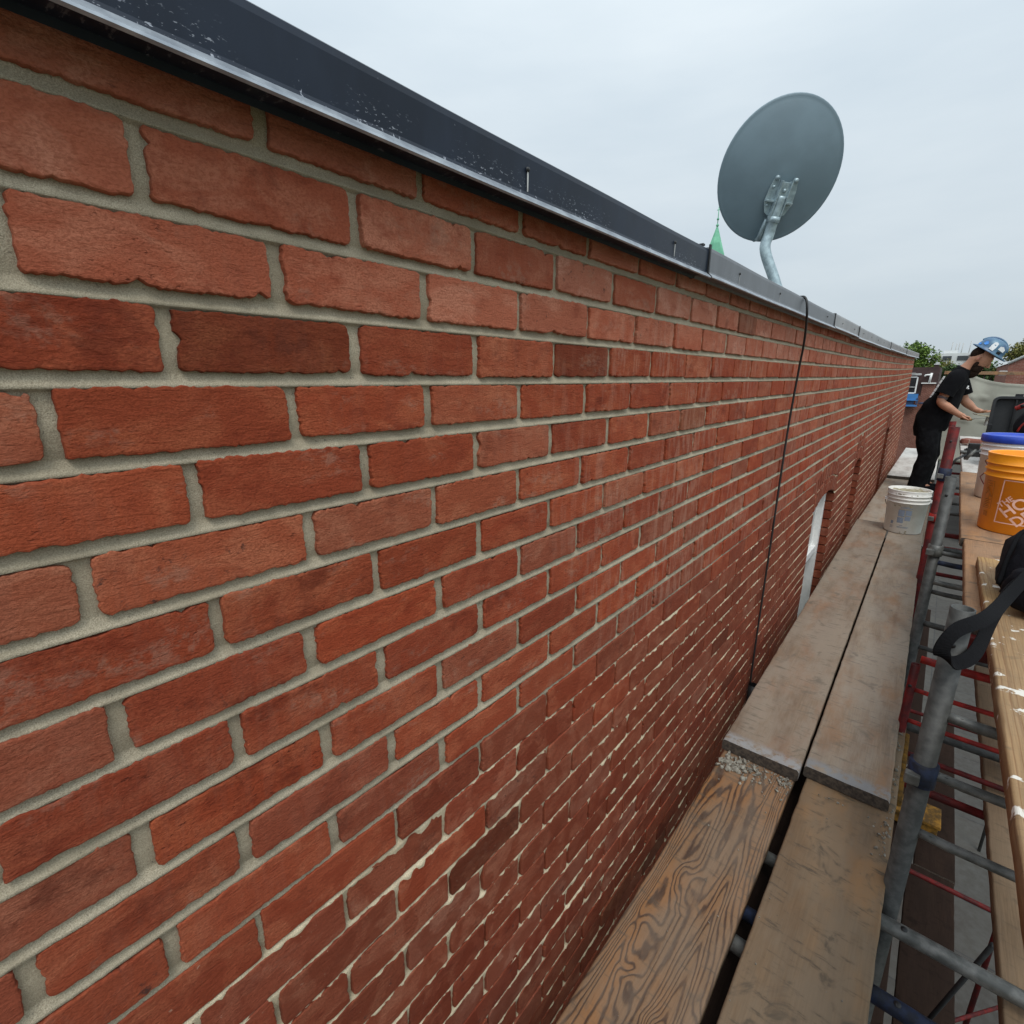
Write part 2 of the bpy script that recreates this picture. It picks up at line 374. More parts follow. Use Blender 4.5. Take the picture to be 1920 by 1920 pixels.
def zJ(n): return -(n - 4) * .0677 + .0003
OPEN = [(3.50, 4.25, -.74), (5.18, 5.62, -.70), (7.78, 8.20, -.64)]    # window openings: y0, y1, crown height
RISE = .055
def inner(o, y):
    ym, hw = (o[0] + o[1]) / 2, (o[1] - o[0]) / 2
    return o[2] - RISE * ((y - ym) / hw) ** 2
def forbidden(zm):
    r = []
    for o in OPEN:
        ym, hw = (o[0] + o[1]) / 2, (o[1] - o[0]) / 2
        if zm < o[2] - RISE: r.append((o[0], o[1]))
        elif zm < o[2] + .20:
            h = min(hw + .03, hw * math.sqrt(max(0, (o[2] + .20 - zm)) / RISE)); r.append((ym - h, ym + h))
    return r

BV, BF, BC, BZ, BM = [], [], [], [], []; FLAT = set()
rnd = random.Random(3)
def brick(yc, zc, wd, ht, col, seed, step, zone, ang=0.0, xo=0.0, ragged=1.0):
    """one brick face with a worn, uneven outline, standing out of the mortar bed"""
    hw, hh = wd / 2, ht / 2
    rad = [rnd.uniform(.003, .009) for _ in range(4)]
    pts = []
    corners = [(-hw, -hh), (hw, -hh), (hw, hh), (-hw, hh)]
    for i in range(4):
        a, b = corners[i], corners[(i + 1) % 4]; ra, rb = rad[i], rad[(i + 1) % 4]
        L = math.hypot(b[0] - a[0], b[1] - a[1]); ux_, uy_ = (b[0] - a[0]) / L, (b[1] - a[1]) / L
        n = max(2, int((L - ra - rb) / step))
        for k in range(n + 1):
            t = ra + (L - ra - rb) * k / n; pts.append((a[0] + ux_ * t, a[1] + uy_ * t, i))
        if step < .012:                     # rounded corner
            c = (corners[(i + 1) % 4]); nx = corners[(i + 2) % 4]; l2 = math.hypot(nx[0] - c[0], nx[1] - c[1])
            vx, vy = (nx[0] - c[0]) / l2, (nx[1] - c[1]) / l2
            for t in (.3, .6):
                q = (1 - t) ** 2; r_ = t * t
                pts.append((c[0] - ux_ * rb * q + vx * rb * r_, c[1] - uy_ * rb * q + vy * rb * r_, i))
    chips = []
    if step < .02:
        for _ in range(rnd.choice([0, 0, 1, 1, 2])):
            k = rnd.randrange(len(pts)); chips.append((pts[k][0], pts[k][1], rnd.uniform(.003, .008), rnd.uniform(.002, .0055)))
    outl = []
    for (u, v, e) in pts:
        if step < .02:
            nn = mnoise.noise(Vector((u * 55, v * 55, seed * 90))) * .0014 * ragged + mnoise.noise(Vector((u * 240, v * 240, seed * 50 + 7))) * .0021 * ragged
            low = mnoise.noise(Vector((u * 14, v * 9, seed * 70 + 3))) * .0011 * ragged
        else: nn = low = 0
        d = nn + low
        for (cx_, cy_, rr, dp) in chips:
            q = math.hypot(u - cx_, v - cy_)
            if q < rr * 2: d -= dp * math.exp(-(q / rr) ** 2 * 1.5)
        su, sv = (1 if u > 0 else -1), (1 if v > 0 else -1)
        if e in (0, 2): outl.append((u * (1 + d / hw * .3), v + sv * d))
        else: outl.append((u + su * d, v * (1 + d / hh * .3)))
    dx = rnd.gauss(0, .0008) + xo; ty, tz = rnd.gauss(0, .006), rnd.gauss(0, .012)
    ca, sa = math.cos(ang), math.sin(ang)
    base = len(BV); n = len(outl)
    rings = ((.0006, -.016, 1), (0, -.0016, 1), (-.0006, -.0004, 1), (-.0022, 0, .8)) if step < .02 else ((0, -.014, 1), (-.002, 0, 1))
    for (ins, x, nf) in rings:
        for (u, v) in outl:
            uu = u * (1 + ins / hw); vv = v * (1 + ins / hh)
            xx = x + dx + ty * uu + tz * vv * .3
            yw = yc + uu * ca - vv * sa
            BV.append((xx, yw, zc + uu * sa + vv * ca + zoff(yw)))
            BC.append((*col, seed)); BZ.append(zone)
    for k in range(len(rings) - 1):
        for i in range(n):
            j = (i + 1) % n
            BF.append((base + k * n + i, base + k * n + j, base + (k + 1) * n + j, base + (k + 1) * n + i)); BM.append(0); FLAT.add(len(BF) - 1)
    FLAT.add(len(BF)); BF.append(tuple(base + (len(rings) - 1) * n + i for i in range(n))); BM.append(0)

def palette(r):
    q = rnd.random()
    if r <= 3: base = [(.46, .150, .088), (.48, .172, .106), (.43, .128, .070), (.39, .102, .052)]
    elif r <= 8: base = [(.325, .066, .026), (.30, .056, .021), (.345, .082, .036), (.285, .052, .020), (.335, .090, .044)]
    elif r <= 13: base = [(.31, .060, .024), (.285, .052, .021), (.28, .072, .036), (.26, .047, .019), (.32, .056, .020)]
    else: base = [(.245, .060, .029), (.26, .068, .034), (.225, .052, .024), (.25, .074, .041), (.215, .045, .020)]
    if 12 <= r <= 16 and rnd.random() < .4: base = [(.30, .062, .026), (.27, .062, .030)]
    c = base[rnd.randrange(len(base))]
    k = rnd.uniform(.90, 1.08)
    if rnd.random() < .022: k *= .74; c = (c[0] * .95, c[1], c[2] * .95)
    return tuple(x * k for x in c)

NROW = 46
for r in range(1, NROW + 1):
    zt, zb = zJ(r - 1), zJ(r)
    if r == 1: zt = .275
    new = r <= 13
    gt = .0071 if r <= 13 else .0026
    gb = .0071 if r <= 12 else (.0068 if r == 13 else .0026)
    z_hi, z_lo = zt - gt, zb + gb
    off = .064 if r % 2 else .154
    k0 = int((Y0 - off) / .1887) - 1
    js = [off + .1887 * k + rnd.gauss(0, .0035) for k in range(k0, int((Y1 - off) / .1887) + 2)]
    for a, b in zip(js[:-1], js[1:]):
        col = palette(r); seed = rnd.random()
        a2, b2 = max(a, Y0), min(b, Y1)
        if b2 - a2 < .03: continue
        hg = (.0066 + rnd.uniform(-.0012, .002)) if new else (.0028 + rnd.uniform(-.001, .0030))
        segs = [(a2 + hg, b2 - hg)]
        for (f0, f1) in forbidden((z_hi + z_lo) / 2):
            s2 = []
            for (p, q) in segs:
                if q <= f0 or p >= f1: s2.append((p, q)); continue
                if p < f0: s2.append((p, f0))
                if q > f1: s2.append((f1, q))
            segs = s2
        for (p, q) in segs:
            if q - p < .02: continue
            ym = (p + q) / 2
            stp = .0032 if -.15 < ym < .75 else (.005 if -.3 < ym < 1.6 else (.009 if ym < 3 else .05))
            if r > 34: stp = .05
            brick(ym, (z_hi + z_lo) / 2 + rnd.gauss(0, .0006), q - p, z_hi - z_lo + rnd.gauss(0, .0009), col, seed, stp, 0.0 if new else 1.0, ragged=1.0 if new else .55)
# soldier arches over the window openings
for o in OPEN:
    ym, hw = (o[0] + o[1]) / 2, (o[1] - o[0]) / 2 + .03
    n = int(2 * hw / .066)
    for i in range(n):
        y = ym - hw + (i + .5) * 2 * hw / n
        slope = -2 * RISE * (y - ym) / hw ** 2
        for (h0, h1) in ((-.006, .097), (.101, .196)):
            brick(y - slope * (h0 + h1) / 2, inner(o, y) + (h0 + h1) / 2, 2 * hw / n - .010, h1 - h0, palette(20), rnd.random(), .05, 1.0, ang=math.atan(slope), ragged=.5)
    # brick reveals inside the opening
    for side in (0, 1):
        for r in range(14, NROW + 1):
            zt, zb = zJ(r - 1) - .004, zJ(r) + .004
            if zt > o[2] - RISE + .03: continue
            yy = o[side]; s_ = 1 if side == 0 else -1
            b0 = len(BV); c = palette(20); c = tuple(x * .9 for x in c); sd_ = rnd.random()
            Lr = .10 if r % 2 else .055
            for (x, y, z) in [(x, y, z) for x in (-.001 - Lr, -.001) for y in (yy - s_ * .05, yy + s_ * .002) for z in (zb, zt)]:
                BV.append((x, y, z + zoff(yy))); BC.append((*c, sd_)); BZ.append(1.0)
            for f in ((0, 1, 3, 2), (4, 6, 7, 5), (0, 4, 5, 1), (2, 3, 7, 6), (0, 2, 6, 4), (1, 5, 7, 3)): BF.append(tuple(b0 + i for i in f)); BM.append(0); FLAT.add(len(BF) - 1)
# mortar bed: weather-struck grey joints above, thin crumbling cream joints below
ys = list(np.arange(Y0, -.2, .03)) + list(np.arange(-.2, 1.2, .0045)) + list(np.arange(1.2, 3.0, .012)) + list(np.arange(3.0, Y1, .045)) + [Y1]
for o in OPEN: ys += [o[0], o[1]]
ys = sorted(ys)
lev = [(.285, 1, 0.0)]
for n in range(0, NROW + 1):
    if n <= 13: offs = [.0100, .0072, .0060, .0040, .0015, -.0010, -.0035, -.0062, -.0075, -.0100]
    else: offs = [.0058, .0030, .0010, -.0012, -.0030, -.0058]
    for t in offs: lev.append((zJ(n) + t, n, t))
    lev.append((zJ(n) - .034, n, None))
base = len(BV); NZ = len(lev)
for y in ys:
    fine = -.3 < y < 3
    zo = zoff(y)
    for (z, n, t) in lev:
        nz_ = mnoise.noise(Vector((y * 60, z * 60, 1.7))) if fine else 0
        nl_ = mnoise.noise(Vector((y * 9, z * 14, 4.2)))
        nf_ = mnoise.noise(Vector((y * 210, z * 210, 9.1))) if fine else 0
        if n <= 13:
            if t is None: x = -.0048 + nz_ * .0010
            else:
                tt = t / .0068
                x = -.0042 - .0034 * max(-1, min(1, tt)) - .0008 * (1 - min(1, tt * tt)) + nz_ * .0009 + nl_ * .0007 + nf_ * .0005
                if abs(t) > .0074 or (n == 13 and t < -.005): x = -.0065
            k = 1 + nl_ * .10
            k *= 1 + nz_ * .10; c = (.39 * k, .338 * k, .252 * k)
        else:
            x = -.0050 - .0034 * max(-1, min(1, (t or 0) / .0026)) + nz_ * .0030 + nl_ * .0016 + nf_ * .0012
            if t is None: x = -.0078 + nl_ * .0045
            k = 1 + nl_ * .15
            k2 = 1 + nz_ * .25; c = (.52 * k * k2, .44 * k * k2, .315 * k * k2)
        if n == 13 and t is not None and t > -.0065: c = (.39, .338, .252)
        BV.append((x, y, z + zo)); BC.append((*c, .5)); BZ.append(0.0 if n <= 13 else 1.0)
for i in range(len(ys) - 1):
    ymid = (ys[i] + ys[i + 1]) / 2
    o_ = [o for o in OPEN if o[0] < ymid < o[1]]
    for k in range(NZ - 1):
        if o_ and (lev[k][0] + lev[k + 1][0]) / 2 < inner(o_[0], ymid) + .012: continue
        a = base + i * NZ + k
        BF.append((a, a + 1, a + NZ + 1, a + NZ)); BM.append(1)
me = bpy.data.meshes.new('wall'); me.from_pydata(BV, [], BF)
me.materials.append(MAT['brick']); me.materials.append(MAT['mortar'])
me.polygons.foreach_set('material_index', BM); me.polygons.foreach_set('use_smooth', [i not in FLAT for i in range(len(BF))])
ca_ = me.attributes.new('Col', 'FLOAT_COLOR', 'POINT'); ca_.data.foreach_set('color', np.array(BC, dtype=np.float32).ravel())
za_ = me.attributes.new('Zone', 'FLOAT', 'POINT'); za_.data.foreach_set('value', np.array(BZ, dtype=np.float32))
me.update()
wall = bpy.data.objects.new('wall', me); COL.objects.link(wall); wall.parent = house; wall.location = -Vector(house.location)
# the wall's lower storeys, its far end, and the flat roof behind the parapet
mb = MB(); zl = zJ(NROW) + .01
mb.add([(-.012, Y0, GROUND), (-.012, Y1, GROUND), (-.012, Y1, zl), (-.012, Y0, zl)], [(0, 1, 2, 3)])
mb.add([(-.003, Y1, GROUND), (-8, Y1, GROUND), (-8, Y1, .25 + zoff(Y1)), (-.003, Y1, .25 + zoff(Y1))], [(0, 1, 2, 3)])
mb.add([(-.003, Y0, GROUND), (-8, Y0, GROUND), (-8, Y0, .25), (-.003, Y0, .25)], [(3, 2, 1, 0)])
part(mb, 'side_wall', 'house_brick', house)
mb = MB(); mb.add([(-8, Y0, .02), (-.28, Y0, .02), (-.28, Y1, .02), (-8, Y1, .02)], [(0, 1, 2, 3)])
mb.box((-.27, (Y0 + Y1) / 2, .13), (.02, Y1 - Y0 - .01, .22)); mb.box((-.15, (Y0 + Y1) / 2, .13), (.2, Y1 - Y0 - .02, .24))
part(mb, 'roof', 'roof', house)

# metal coping in lapped lengths, paler with distance: grazing sky sheen painted in
CM = [coping_mat('dark_coping', (.011, .016, .027), (.50, .53, .60), .7, .22), coping_mat('grey_sheen_coping', (.085, .090, .098), (.50, .52, .58), .6), coping_mat('pale_sheen_coping', (.20, .20, .20), (.58, .58, .58), .5)]
MAT['hem'] = simple('hem_sheen', (.42, .46, .50), .35, .3, scale=25, c2=(.26, .29, .33))  # bright sky reflection along the lip, painted into its colour
def coping(y0, y1, mat, dz=0.0, dx=0.0, h=.065, tilt=0.0):
    prof = [(-.30, .052 + h - .067), (-.295, .060 + h - .067), (-.02, h + .004), (.0375, h), (.0415, h - .003), (.0430, h - .010), (.0420, .0150), (.0435, .0110), (.0505, .0040), (.0512, .0015), (.0485, 0), (.0420, .0035), (.0355, .0095), (.010, .0100), (.008, .004)]
    n = max(2, int((y1 - y0) / .08)); mb = MB(); V = []; F = []; FM = []
    for i in range(n + 1):
        y = y0 + (y1 - y0) * i / n
        wob = mnoise.noise(Vector((y * 2.2, .3, 5))) * .0034
        for (x, z) in prof: V.append((x + dx + wob * (1 if x > 0 else 0), y - y0, z + dz + tilt * (y - y0) + zoff(y) - zoff(y0) + mnoise.noise(Vector((y * 1.1, 2.3, 1))) * .0015))
    m = len(prof)
    for i in range(n):
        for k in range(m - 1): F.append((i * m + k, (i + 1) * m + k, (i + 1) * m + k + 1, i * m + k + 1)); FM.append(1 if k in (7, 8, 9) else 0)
    for i in (0, n): F.append(tuple(i * m + k for k in range(m)))
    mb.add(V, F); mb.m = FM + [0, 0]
    # lapped seam at the far end and screws with run marks
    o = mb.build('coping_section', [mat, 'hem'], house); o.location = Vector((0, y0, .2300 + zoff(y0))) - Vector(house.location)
    return o
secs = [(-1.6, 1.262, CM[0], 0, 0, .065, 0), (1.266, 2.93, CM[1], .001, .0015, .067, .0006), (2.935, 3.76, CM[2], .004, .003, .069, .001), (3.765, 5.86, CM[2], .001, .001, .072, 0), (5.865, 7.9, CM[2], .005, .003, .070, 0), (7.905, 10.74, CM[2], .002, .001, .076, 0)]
for s_ in secs:
    o = coping(*s_)
    if s_[0] > 1: MB_ = MB()
    y1 = s_[1]
    j = MB()
    if y1 < 10:
        j.box((.0448 + s_[4], y1 - .002, .2300 + .040 + zoff(y1)), (.004, .007, .062), 0)
        j.box((-.10, y1 - .002, .2300 + .0735 + zoff(y1)), (.26, .012, .004), 0)
        sj = j.build('seam', 'black_plastic', o); sj.location = -Vector((0, s_[0], .2300 + zoff(s_[0])))
    yy = [.59, 1.07] if s_[0] < 0 else list(np.arange(s_[0] + .22, y1 - .1, .42))
    for y in yy:
        zc = .2300 + .041 + zoff(y); k = MB(); k.lathe([(.0, .003), (.0026, .0024), (.0034, 0)], (.0433 + s_[4], y, zc), 0, 10, Matrix.Rotation(PI / 2, 3, 'Y'))
        k.add([(.0440 + s_[4], y - .0016, zc), (.0440 + s_[4], y + .0016, zc), (.0436 + s_[4], y + .0011, zc - .026), (.0436 + s_[4], y - .0011, zc - .026)], [(0, 1, 2, 3)], 1)
        sk = k.build('screw', ['black_plastic', 'trim'], o); sk.location = -Vector((0, s_[0], .2300 + zoff(s_[0])))
# windows set back in the openings
for o in OPEN:
    zo = zoff(o[0]); ym = (o[0] + o[1]) / 2; top = o[2] - .01; X = -.085
    f = MB()
    for (y, wd) in ((o[0] + .03, .06), (o[1] - .03, .06)): f.box((X, y, -1.55 + zo), (.07, wd, 1.66), 0, None, .004)
    f.box((X - .002, ym, top + zo - .02), (.066, o[1] - o[0] - .004, .09), 0, None, .004)
    f.box((X - .002, ym, -2.36 + zo), (.10, o[1] - o[0] - .004, .05), 0, None, .004)
    wi = part(f, 'window', 'white_paint', house)
    s_ = MB()
    s_.box((X - .02, o[0] + .085, -1.02 + zo), (.04, .05, .60)); s_.box((X - .02, o[1] - .085, -1.02 + zo), (.04, .05, .60))
    s_.box((X - .002, ym, -1.235 + zo), (.062, o[1] - o[0] - .125, .055), 0, None, .004)
    a = s_.build('sash', 'white_paint', wi)
    g = MB(); g.box((X - .034, ym, -1.5 + zo), (.006, o[1] - o[0] - .02, 1.8)); g.build('pane', 'glass', wi)
#MARK2
# ------------------------------------------------------------------ cable, dish
def bez(P, n=10):
    """smooth path through points (Catmull-Rom)"""
    P = [Vector(p) for p in P]; Q = [P[0] * 2 - P[1]] + P + [P[-1] * 2 - P[-2]]; r = []
    for i in range(1, len(Q) - 2):
        for k in range(n):
            t = k / n; a, b, c, d = Q[i - 1:i + 3]
            r.append(.5 * ((2 * b) + (c - a) * t + (2 * a - 5 * b + 4 * c - d) * t * t + (3 * b - a - 3 * c + d) * t ** 3))
    return r + [P[-1]]
mb = MB()
mb.tube(bez([(-.55, 2.31, .05), (-.20, 2.29, .304), (-.05, 2.28, .305), (.022, 2.27, .309), (.050, 2.255, .297), (.0600, 2.258, .241), (.046, 2.345, .152), (.030, 2.40, .050), (.016, 2.425, -.17), (.013, 2.422, -.396), (.013, 2.412, -.636), (.012, 2.402, -.90), (.012, 2.388, -1.2), (.013, 2.382, -1.44)]), .0043, 0, 10)
cable = mb.build('cable', 'black_cable'); tag(cable, 'thin black cable looped over the metal coping and hanging down the brick wall', 'cable')
mb = MB(); mb.lathe([(.019, 0), (.019, -.001), (.022, 0), (.022, -.25), (.018, -.25), (.018, -.002)], (.028, 2.385, -1.43), 0, 20)
tag(mb.build('pipe_stub', 'black_plastic'), 'short open black pipe on the wall at the lower end of the hanging cable', 'pipe')

dish = thing('satellite_dish', 'large grey satellite dish seen from behind on a bent mast above the coping', 'satellite dish', (-.62, 4.05, .02))
# the reflector faces away from the camera, up and to the left
c0 = Vector((-.580, 4.0, 1.330)); nrm = Vector((-.50, .80, .35)).normalized()
upv = (Vector((.20, 0, 1)) - nrm * nrm.dot(Vector((.20, 0, 1)))).normalized(); rt = upv.cross(nrm).normalized()
def dpt(u, v, d): return c0 + rt * u + upv * v + nrm * d
A, B = .372, .402
V = []; F = []; n = 64
prof = [(0, -.085), (.2, -.082), (.4, -.072), (.6, -.056), (.8, -.034), (.93, -.016), (.975, -.008), (1.0, -.008), (1.012, 0), (1.0, .008), (.97, .002), (.8, -.022), (.5, -.056), (0, -.074)]
for (r_, d) in prof:
    for k in range(n):
        a = 2 * PI * k / n; V.append(dpt(A * r_ * math.cos(a), B * r_ * math.sin(a), d))
for i in range(len(prof) - 1):
    for k in range(n): F.append((i * n + k, (i + 1) * n + k, (i + 1) * n + (k + 1) % n, i * n + (k + 1) % n))
mb = MB(); mb.add(V, F, 0, True); part(mb, 'reflector', 'dish', dish)
# bracket: two curved cheek plates, a box clamp and bolts on the back of the dish
mb = MB(); bu, bv = -.040, -.140
BR = Matrix((rt, upv, -nrm)).transposed()
def lp(u, v, d): return dpt(bu + u * .86, bv + v * .86, -d)
for s_ in (-1, 1):
    out_ = [(s_ * .055, .145), (s_ * .085, .13), (s_ * .10, .06), (s_ * .105, -.03), (s_ * .075, -.10), (s_ * .03, -.125), (s_ * .03, .06)]
    Vt = [lp(u, v, .085) for u, v in out_] + [lp(u, v, .093) for u, v in out_]; m = len(out_)
    mb.add(Vt, [tuple(range(m)), tuple(range(2 * m - 1, m - 1, -1))] + [(i, (i + 1) % m, m + (i + 1) % m, m + i) for i in range(m)])
    mb.box(lp(s_ * .036, -.01, .118), (.008, .22, .06), 0, BR, .002)
    mb.box(lp(s_ * .07, -.02, .105), (.05, .012, .028), 0, BR, .002)
    mb.tube([lp(s_ * .070, .128, .085), lp(s_ * .070, .128, .105)], .014, 0, 10)
mb.box(lp(0, .0, .112), (.058, .19, .035), 0, BR, .004)
for v in (.055, -.03): mb.tube([lp(.0, v, .12), lp(.0, v, .140)], .011, 0, 8)
for v in (.07, -.05): mb.tube([lp(.075, v, .09), lp(.075, v, .105)], .009, 0, 8)
part(mb, 'bracket', 'dish_steel', dish)
mb = MB(); top = lp(0, .02, .115)
mb.tube(bez([top, lp(-.003, -.13, .122), lp(-.008, -.24, .128), Vector((-.600, 3.98, .86)), Vector((-.52, 4.0, .66)), Vector((-.42, 4.0, .40)), Vector((-.36, 4.0, .03))], 8), .034, 0, 20)
mb.tube([lp(-.002, -.115, .121), lp(-.004, -.155, .123)], .040, 0, 20)
mb.lathe([(0, .012), (.10, .012), (.10, 0), (0, 0)], (-.36, 4.0, .02), 0, 20)
part(mb, 'mast', 'dish_steel', dish)
mb = MB(); mb.tube([lp(.035, -.14, .078), dpt(-.015, -.385, -.03), dpt(-.01, -.40, .03), dpt(.02, -.34, .50)], .014, 0, 10); mb.box(dpt(.02, -.32, .52), (.09, .09, .12), 0, BR, .01)
part(mb, 'feed_arm', 'dish_steel', dish)

# ------------------------------------------------------------------ planks the masons stand on
def plank(name, label, cat, p, L, wd, th, mat, yawd=0.0, group='scaffold planks', warp=.004, cham=.006, far_z=0.0, sd=0):
    """timber plank: p = near left top corner; length along +Y; worn, rounded edges and a slight warp"""
    prof = [(0, -cham), (cham * .35, -cham * .3), (cham, 0), (wd * .25, 0), (wd * .5, 0), (wd * .75, 0), (wd - cham, 0), (wd - cham * .35, -cham * .3), (wd, -cham), (wd, -th + cham), (wd - cham, -th), (cham, -th), (0, -th + cham)]
    n = max(6, int(L / .035)); V = []; F = []; m = len(prof)
    for i in range(n + 1):
        y = L * i / n; e = 0
        for (x, z) in prof:
            q = mnoise.noise(Vector((x * 5 + sd, y * 1.2, sd * 3.3)))
            edge = mnoise.noise(Vector((sd * 7, y * 16, 2 if x > wd / 2 else 9))) * .0022 + mnoise.noise(Vector((sd * 7, y * 60, 2 if x > wd / 2 else 9))) * .0010
            cup = warp * ((x / wd - .5) ** 2) * 1.2
            yy = y + (mnoise.noise(Vector((x * 40, sd, z * 30))) * .004 if i in (0, n) else 0)
            if i == 0: yy += .004 if z in (0,) else 0
            ex = edge if (x < cham * 1.1 or x > wd - cham * 1.1) else 0
            V.append((x + ex, yy, z + q * warp * .6 + cup + far_z * y / L))
    for i in range(n):
        for k in range(m): F.append((i * m + k, i * m + (k + 1) % m, (i + 1) * m + (k + 1) % m, (i + 1) * m + k))
    mb = MB(); mb.add(V, F, 0, False); mb.f += [tuple(range(m)), tuple(n * m + k for k in range(m - 1, -1, -1))]; mb.m += [1, 1]; mb.smooth += [False, False]
    o = mb.build(name, [mat, 'end_grain']); o.location = p; o.rotation_euler = (0, 0, R(yawd))
    me = o.data
    for poly in me.polygons: poly.use_smooth = True
    me.set_sharp_from_angle(angle=R(50))
    return tag(o, label, cat, group)
W_grain = wood('grainy_plank_wood', (.225, .128, .066), (.042, .019, .012), 46, .7, .94, .50, (.22, .17, .125), seed=1.3, warm=(.25, .115, .042), rough=.62)
W_dusty = wood('dusty_plank_wood', (.22, .145, .083), (.10, .06, .035), 6, .95, .30, .70, (.205, .16, .112), knots=False, seed=2.1, warm=(.28, .16, .075))
W_grey = wood('grey_plank_wood', (.29, .215, .15), (.13, .085, .06), 6, .7, .28, .82, (.325, .275, .22), knots=False, seed=3.7, paint=(.24, .26, .28), warm=(.28, .17, .10))
W_grey2 = wood('worn_plank_wood', (.235, .16, .105), (.10, .06, .04), 7, .8, .34, .78, (.275, .225, .175), knots=False, seed=5.2, paint=(.30, .31, .32), warm=(.24, .135, .08))
W_white = wood('lime_whitened_wood', (.46, .42, .38), (.25, .20, .17), 5, .45, .25, .9, (.54, .52, .48), knots=False, seed=6.2)
W_bench = wood('orange_bench_wood', (.33, .175, .085), (.15, .075, .035), 12, .8, .40, .40, (.27, .19, .13), seed=7.7, knots=False, warm=(.36, .18, .075))
W_board = wood('pale_board_wood', (.36, .225, .11), (.18, .085, .035), 14, .5, .45, .3, (.27, .20, .13), seed=8.4, splash=.95, warm=(.40, .24, .09))
W_tan = wood('tan_plank_wood', (.27, .185, .11), (.14, .09, .055), 4, .6, .22, .55, (.25, .19, .13), knots=False, seed=9.1)
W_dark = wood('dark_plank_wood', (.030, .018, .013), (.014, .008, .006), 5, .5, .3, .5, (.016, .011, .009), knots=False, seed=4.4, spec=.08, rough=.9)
MAT['end_grain'] = simple('dark_end_grain', (.085, .065, .048), .9, 0, scale=70, c2=(.03, .023, .018), bump=.002)  # dark mottled brown for the plank end faces
PG = 'planks the masons walk on'
plank('plank', 'near lower plank beside the wall with bold wavy dark grain and knots', 'plank', (.112, -1.2, -1.290), 3.15, .226, .038, W_grain, group=PG, sd=1)
plank('plank', 'near lower plank on the outer side, plain dusty brown without bold grain', 'plank', (.366, -1.2, -1.290), 3.62, .240, .038, W_dusty, group=PG, sd=2)
plank('plank', 'upper worn plank beside the wall, its grey painted end lapping the grainy plank', 'plank', (.104, 1.655, -1.249), 3.86, .244, .039, W_grey2, yawd=.70, group=PG, sd=3)
plank('plank', 'upper pale grey plank on the outer side that carries the white mortar bucket', 'plank', (.3555, 1.70, -1.249), 3.72, .232, .039, W_grey, yawd=.66, group=PG, sd=4)
plank('plank', 'middle plank beside the wall behind the mortar bucket, lower than the one before it', 'plank', (.050, 5.15, -1.290), 3.6, .245, .038, W_grey, group=PG, sd=5)
plank('plank', 'middle outer plank that the worker stands on, behind the mortar bucket', 'plank', (.315, 5.05, -1.290), 3.7, .245, .038, W_grey2, group=PG, sd=6)
plank('plank', 'far whitened plank beside the wall, lapped above the plank behind the bucket', 'plank', (.055, 8.45, -1.249), 3.8, .250, .039, W_white, group=PG, sd=7)
plank('plank', 'far whitened plank on the outer side beyond the worker and near the red posts', 'plank', (.318, 8.42, -1.249), 3.8, .240, .039, W_white, group=PG, sd=8)
plank('plank', 'dark plank added to black out the gap between the planks the masons walk on', 'plank', (.235, -1.0, -1.42), 6.6, .25, .04, W_dark, yawd=.5, group='scaffold planks', sd=9)  # added under the gap only so that it reads as deep shade
# crumbs of mortar swept against the lapped plank ends
mb = MB(); rr = random.Random(11)
for i in range(420):
    q = rr.random()
    if q < .45: x, y = rr.uniform(.12, .335), 1.655 - abs(rr.gauss(0, .05)); s_ = rr.choice([.002, .003, .004, .006])
    elif q < .62: x, y = rr.gauss(.165, .03), 1.60 + rr.gauss(0, .02); s_ = rr.choice([.005, .008, .011])
    elif q < .85: x, y = .600 - abs(rr.gauss(0, .014)), rr.uniform(1.5, 2.35); s_ = rr.choice([.002, .003, .004, .006])
    elif q < .94: x, y = rr.uniform(.37, .60), 1.69 - abs(rr.gauss(0, .035)); s_ = rr.choice([.002, .003, .004])
    else: x, y = rr.uniform(.13, .58), rr.uniform(.6, 1.6); s_ = rr.choice([.0012, .002, .0028])
    if (.338 < x < .368) or x < .116: continue
    if y > 1.652 and x < .582: continue
    V = []; F = []
    bm = bmesh.new(); bmesh.ops.create_icosphere(bm, subdivisions=1, radius=1)
    e = Euler((rr.uniform(0, 6), rr.uniform(0, 6), rr.uniform(0, 6))).to_matrix()
    V = [e @ Vector((v.co.x * s_ * rr.uniform(.6, 1.3), v.co.y * s_ * rr.uniform(.6, 1.3), v.co.z * s_ * rr.uniform(.3, .7))) for v in bm.verts]
    mb.add([v + Vector((x, y, -1.288 + s_ * .3)) for v in V], [[v.index for v in f.verts] for f in bm.faces]); bm.free()
tag(mb.build('mortar_crumbs', 'dry_mortar'), 'grey crumbs of dry mortar lying where the planks lap', 'rubble', kind='stuff')
#MARK3
# ------------------------------------------------------------------ bench planks, boards
BG = 'boards of the raised bench'
plank('bench_plank', 'orange brown bench plank under the black bag, its end cut by the red bracket', 'plank', (.668, 1.90, -.700), 1.10, .30, .040, W_bench, yawd=-.6, group=BG, sd=11)
plank('bench_plank', 'orange brown bench plank that carries the orange bucket', 'plank', (.668, 3.004, -.700), 2.3, .30, .040, W_bench, yawd=-.5, group=BG, sd=12)
plank('bench_plank', 'outer bench plank under the back half of the bag', 'plank', (.975, 1.90, -.700), 1.10, .30, .040, W_bench, yawd=-.6, group=BG, sd=13)
plank('bench_plank', 'outer bench plank under the white pail with the blue lid', 'plank', (.975, 3.004, -.700), 2.3, .30, .040, W_bench, yawd=-.5, group=BG, sd=14)
plank('bench_plank', 'pale far bench plank beyond the pails, in front of the open black case', 'plank', (.70, 5.30, -.700), 3.5, .30, .040, W_white, yawd=-.2, group=BG, sd=15)
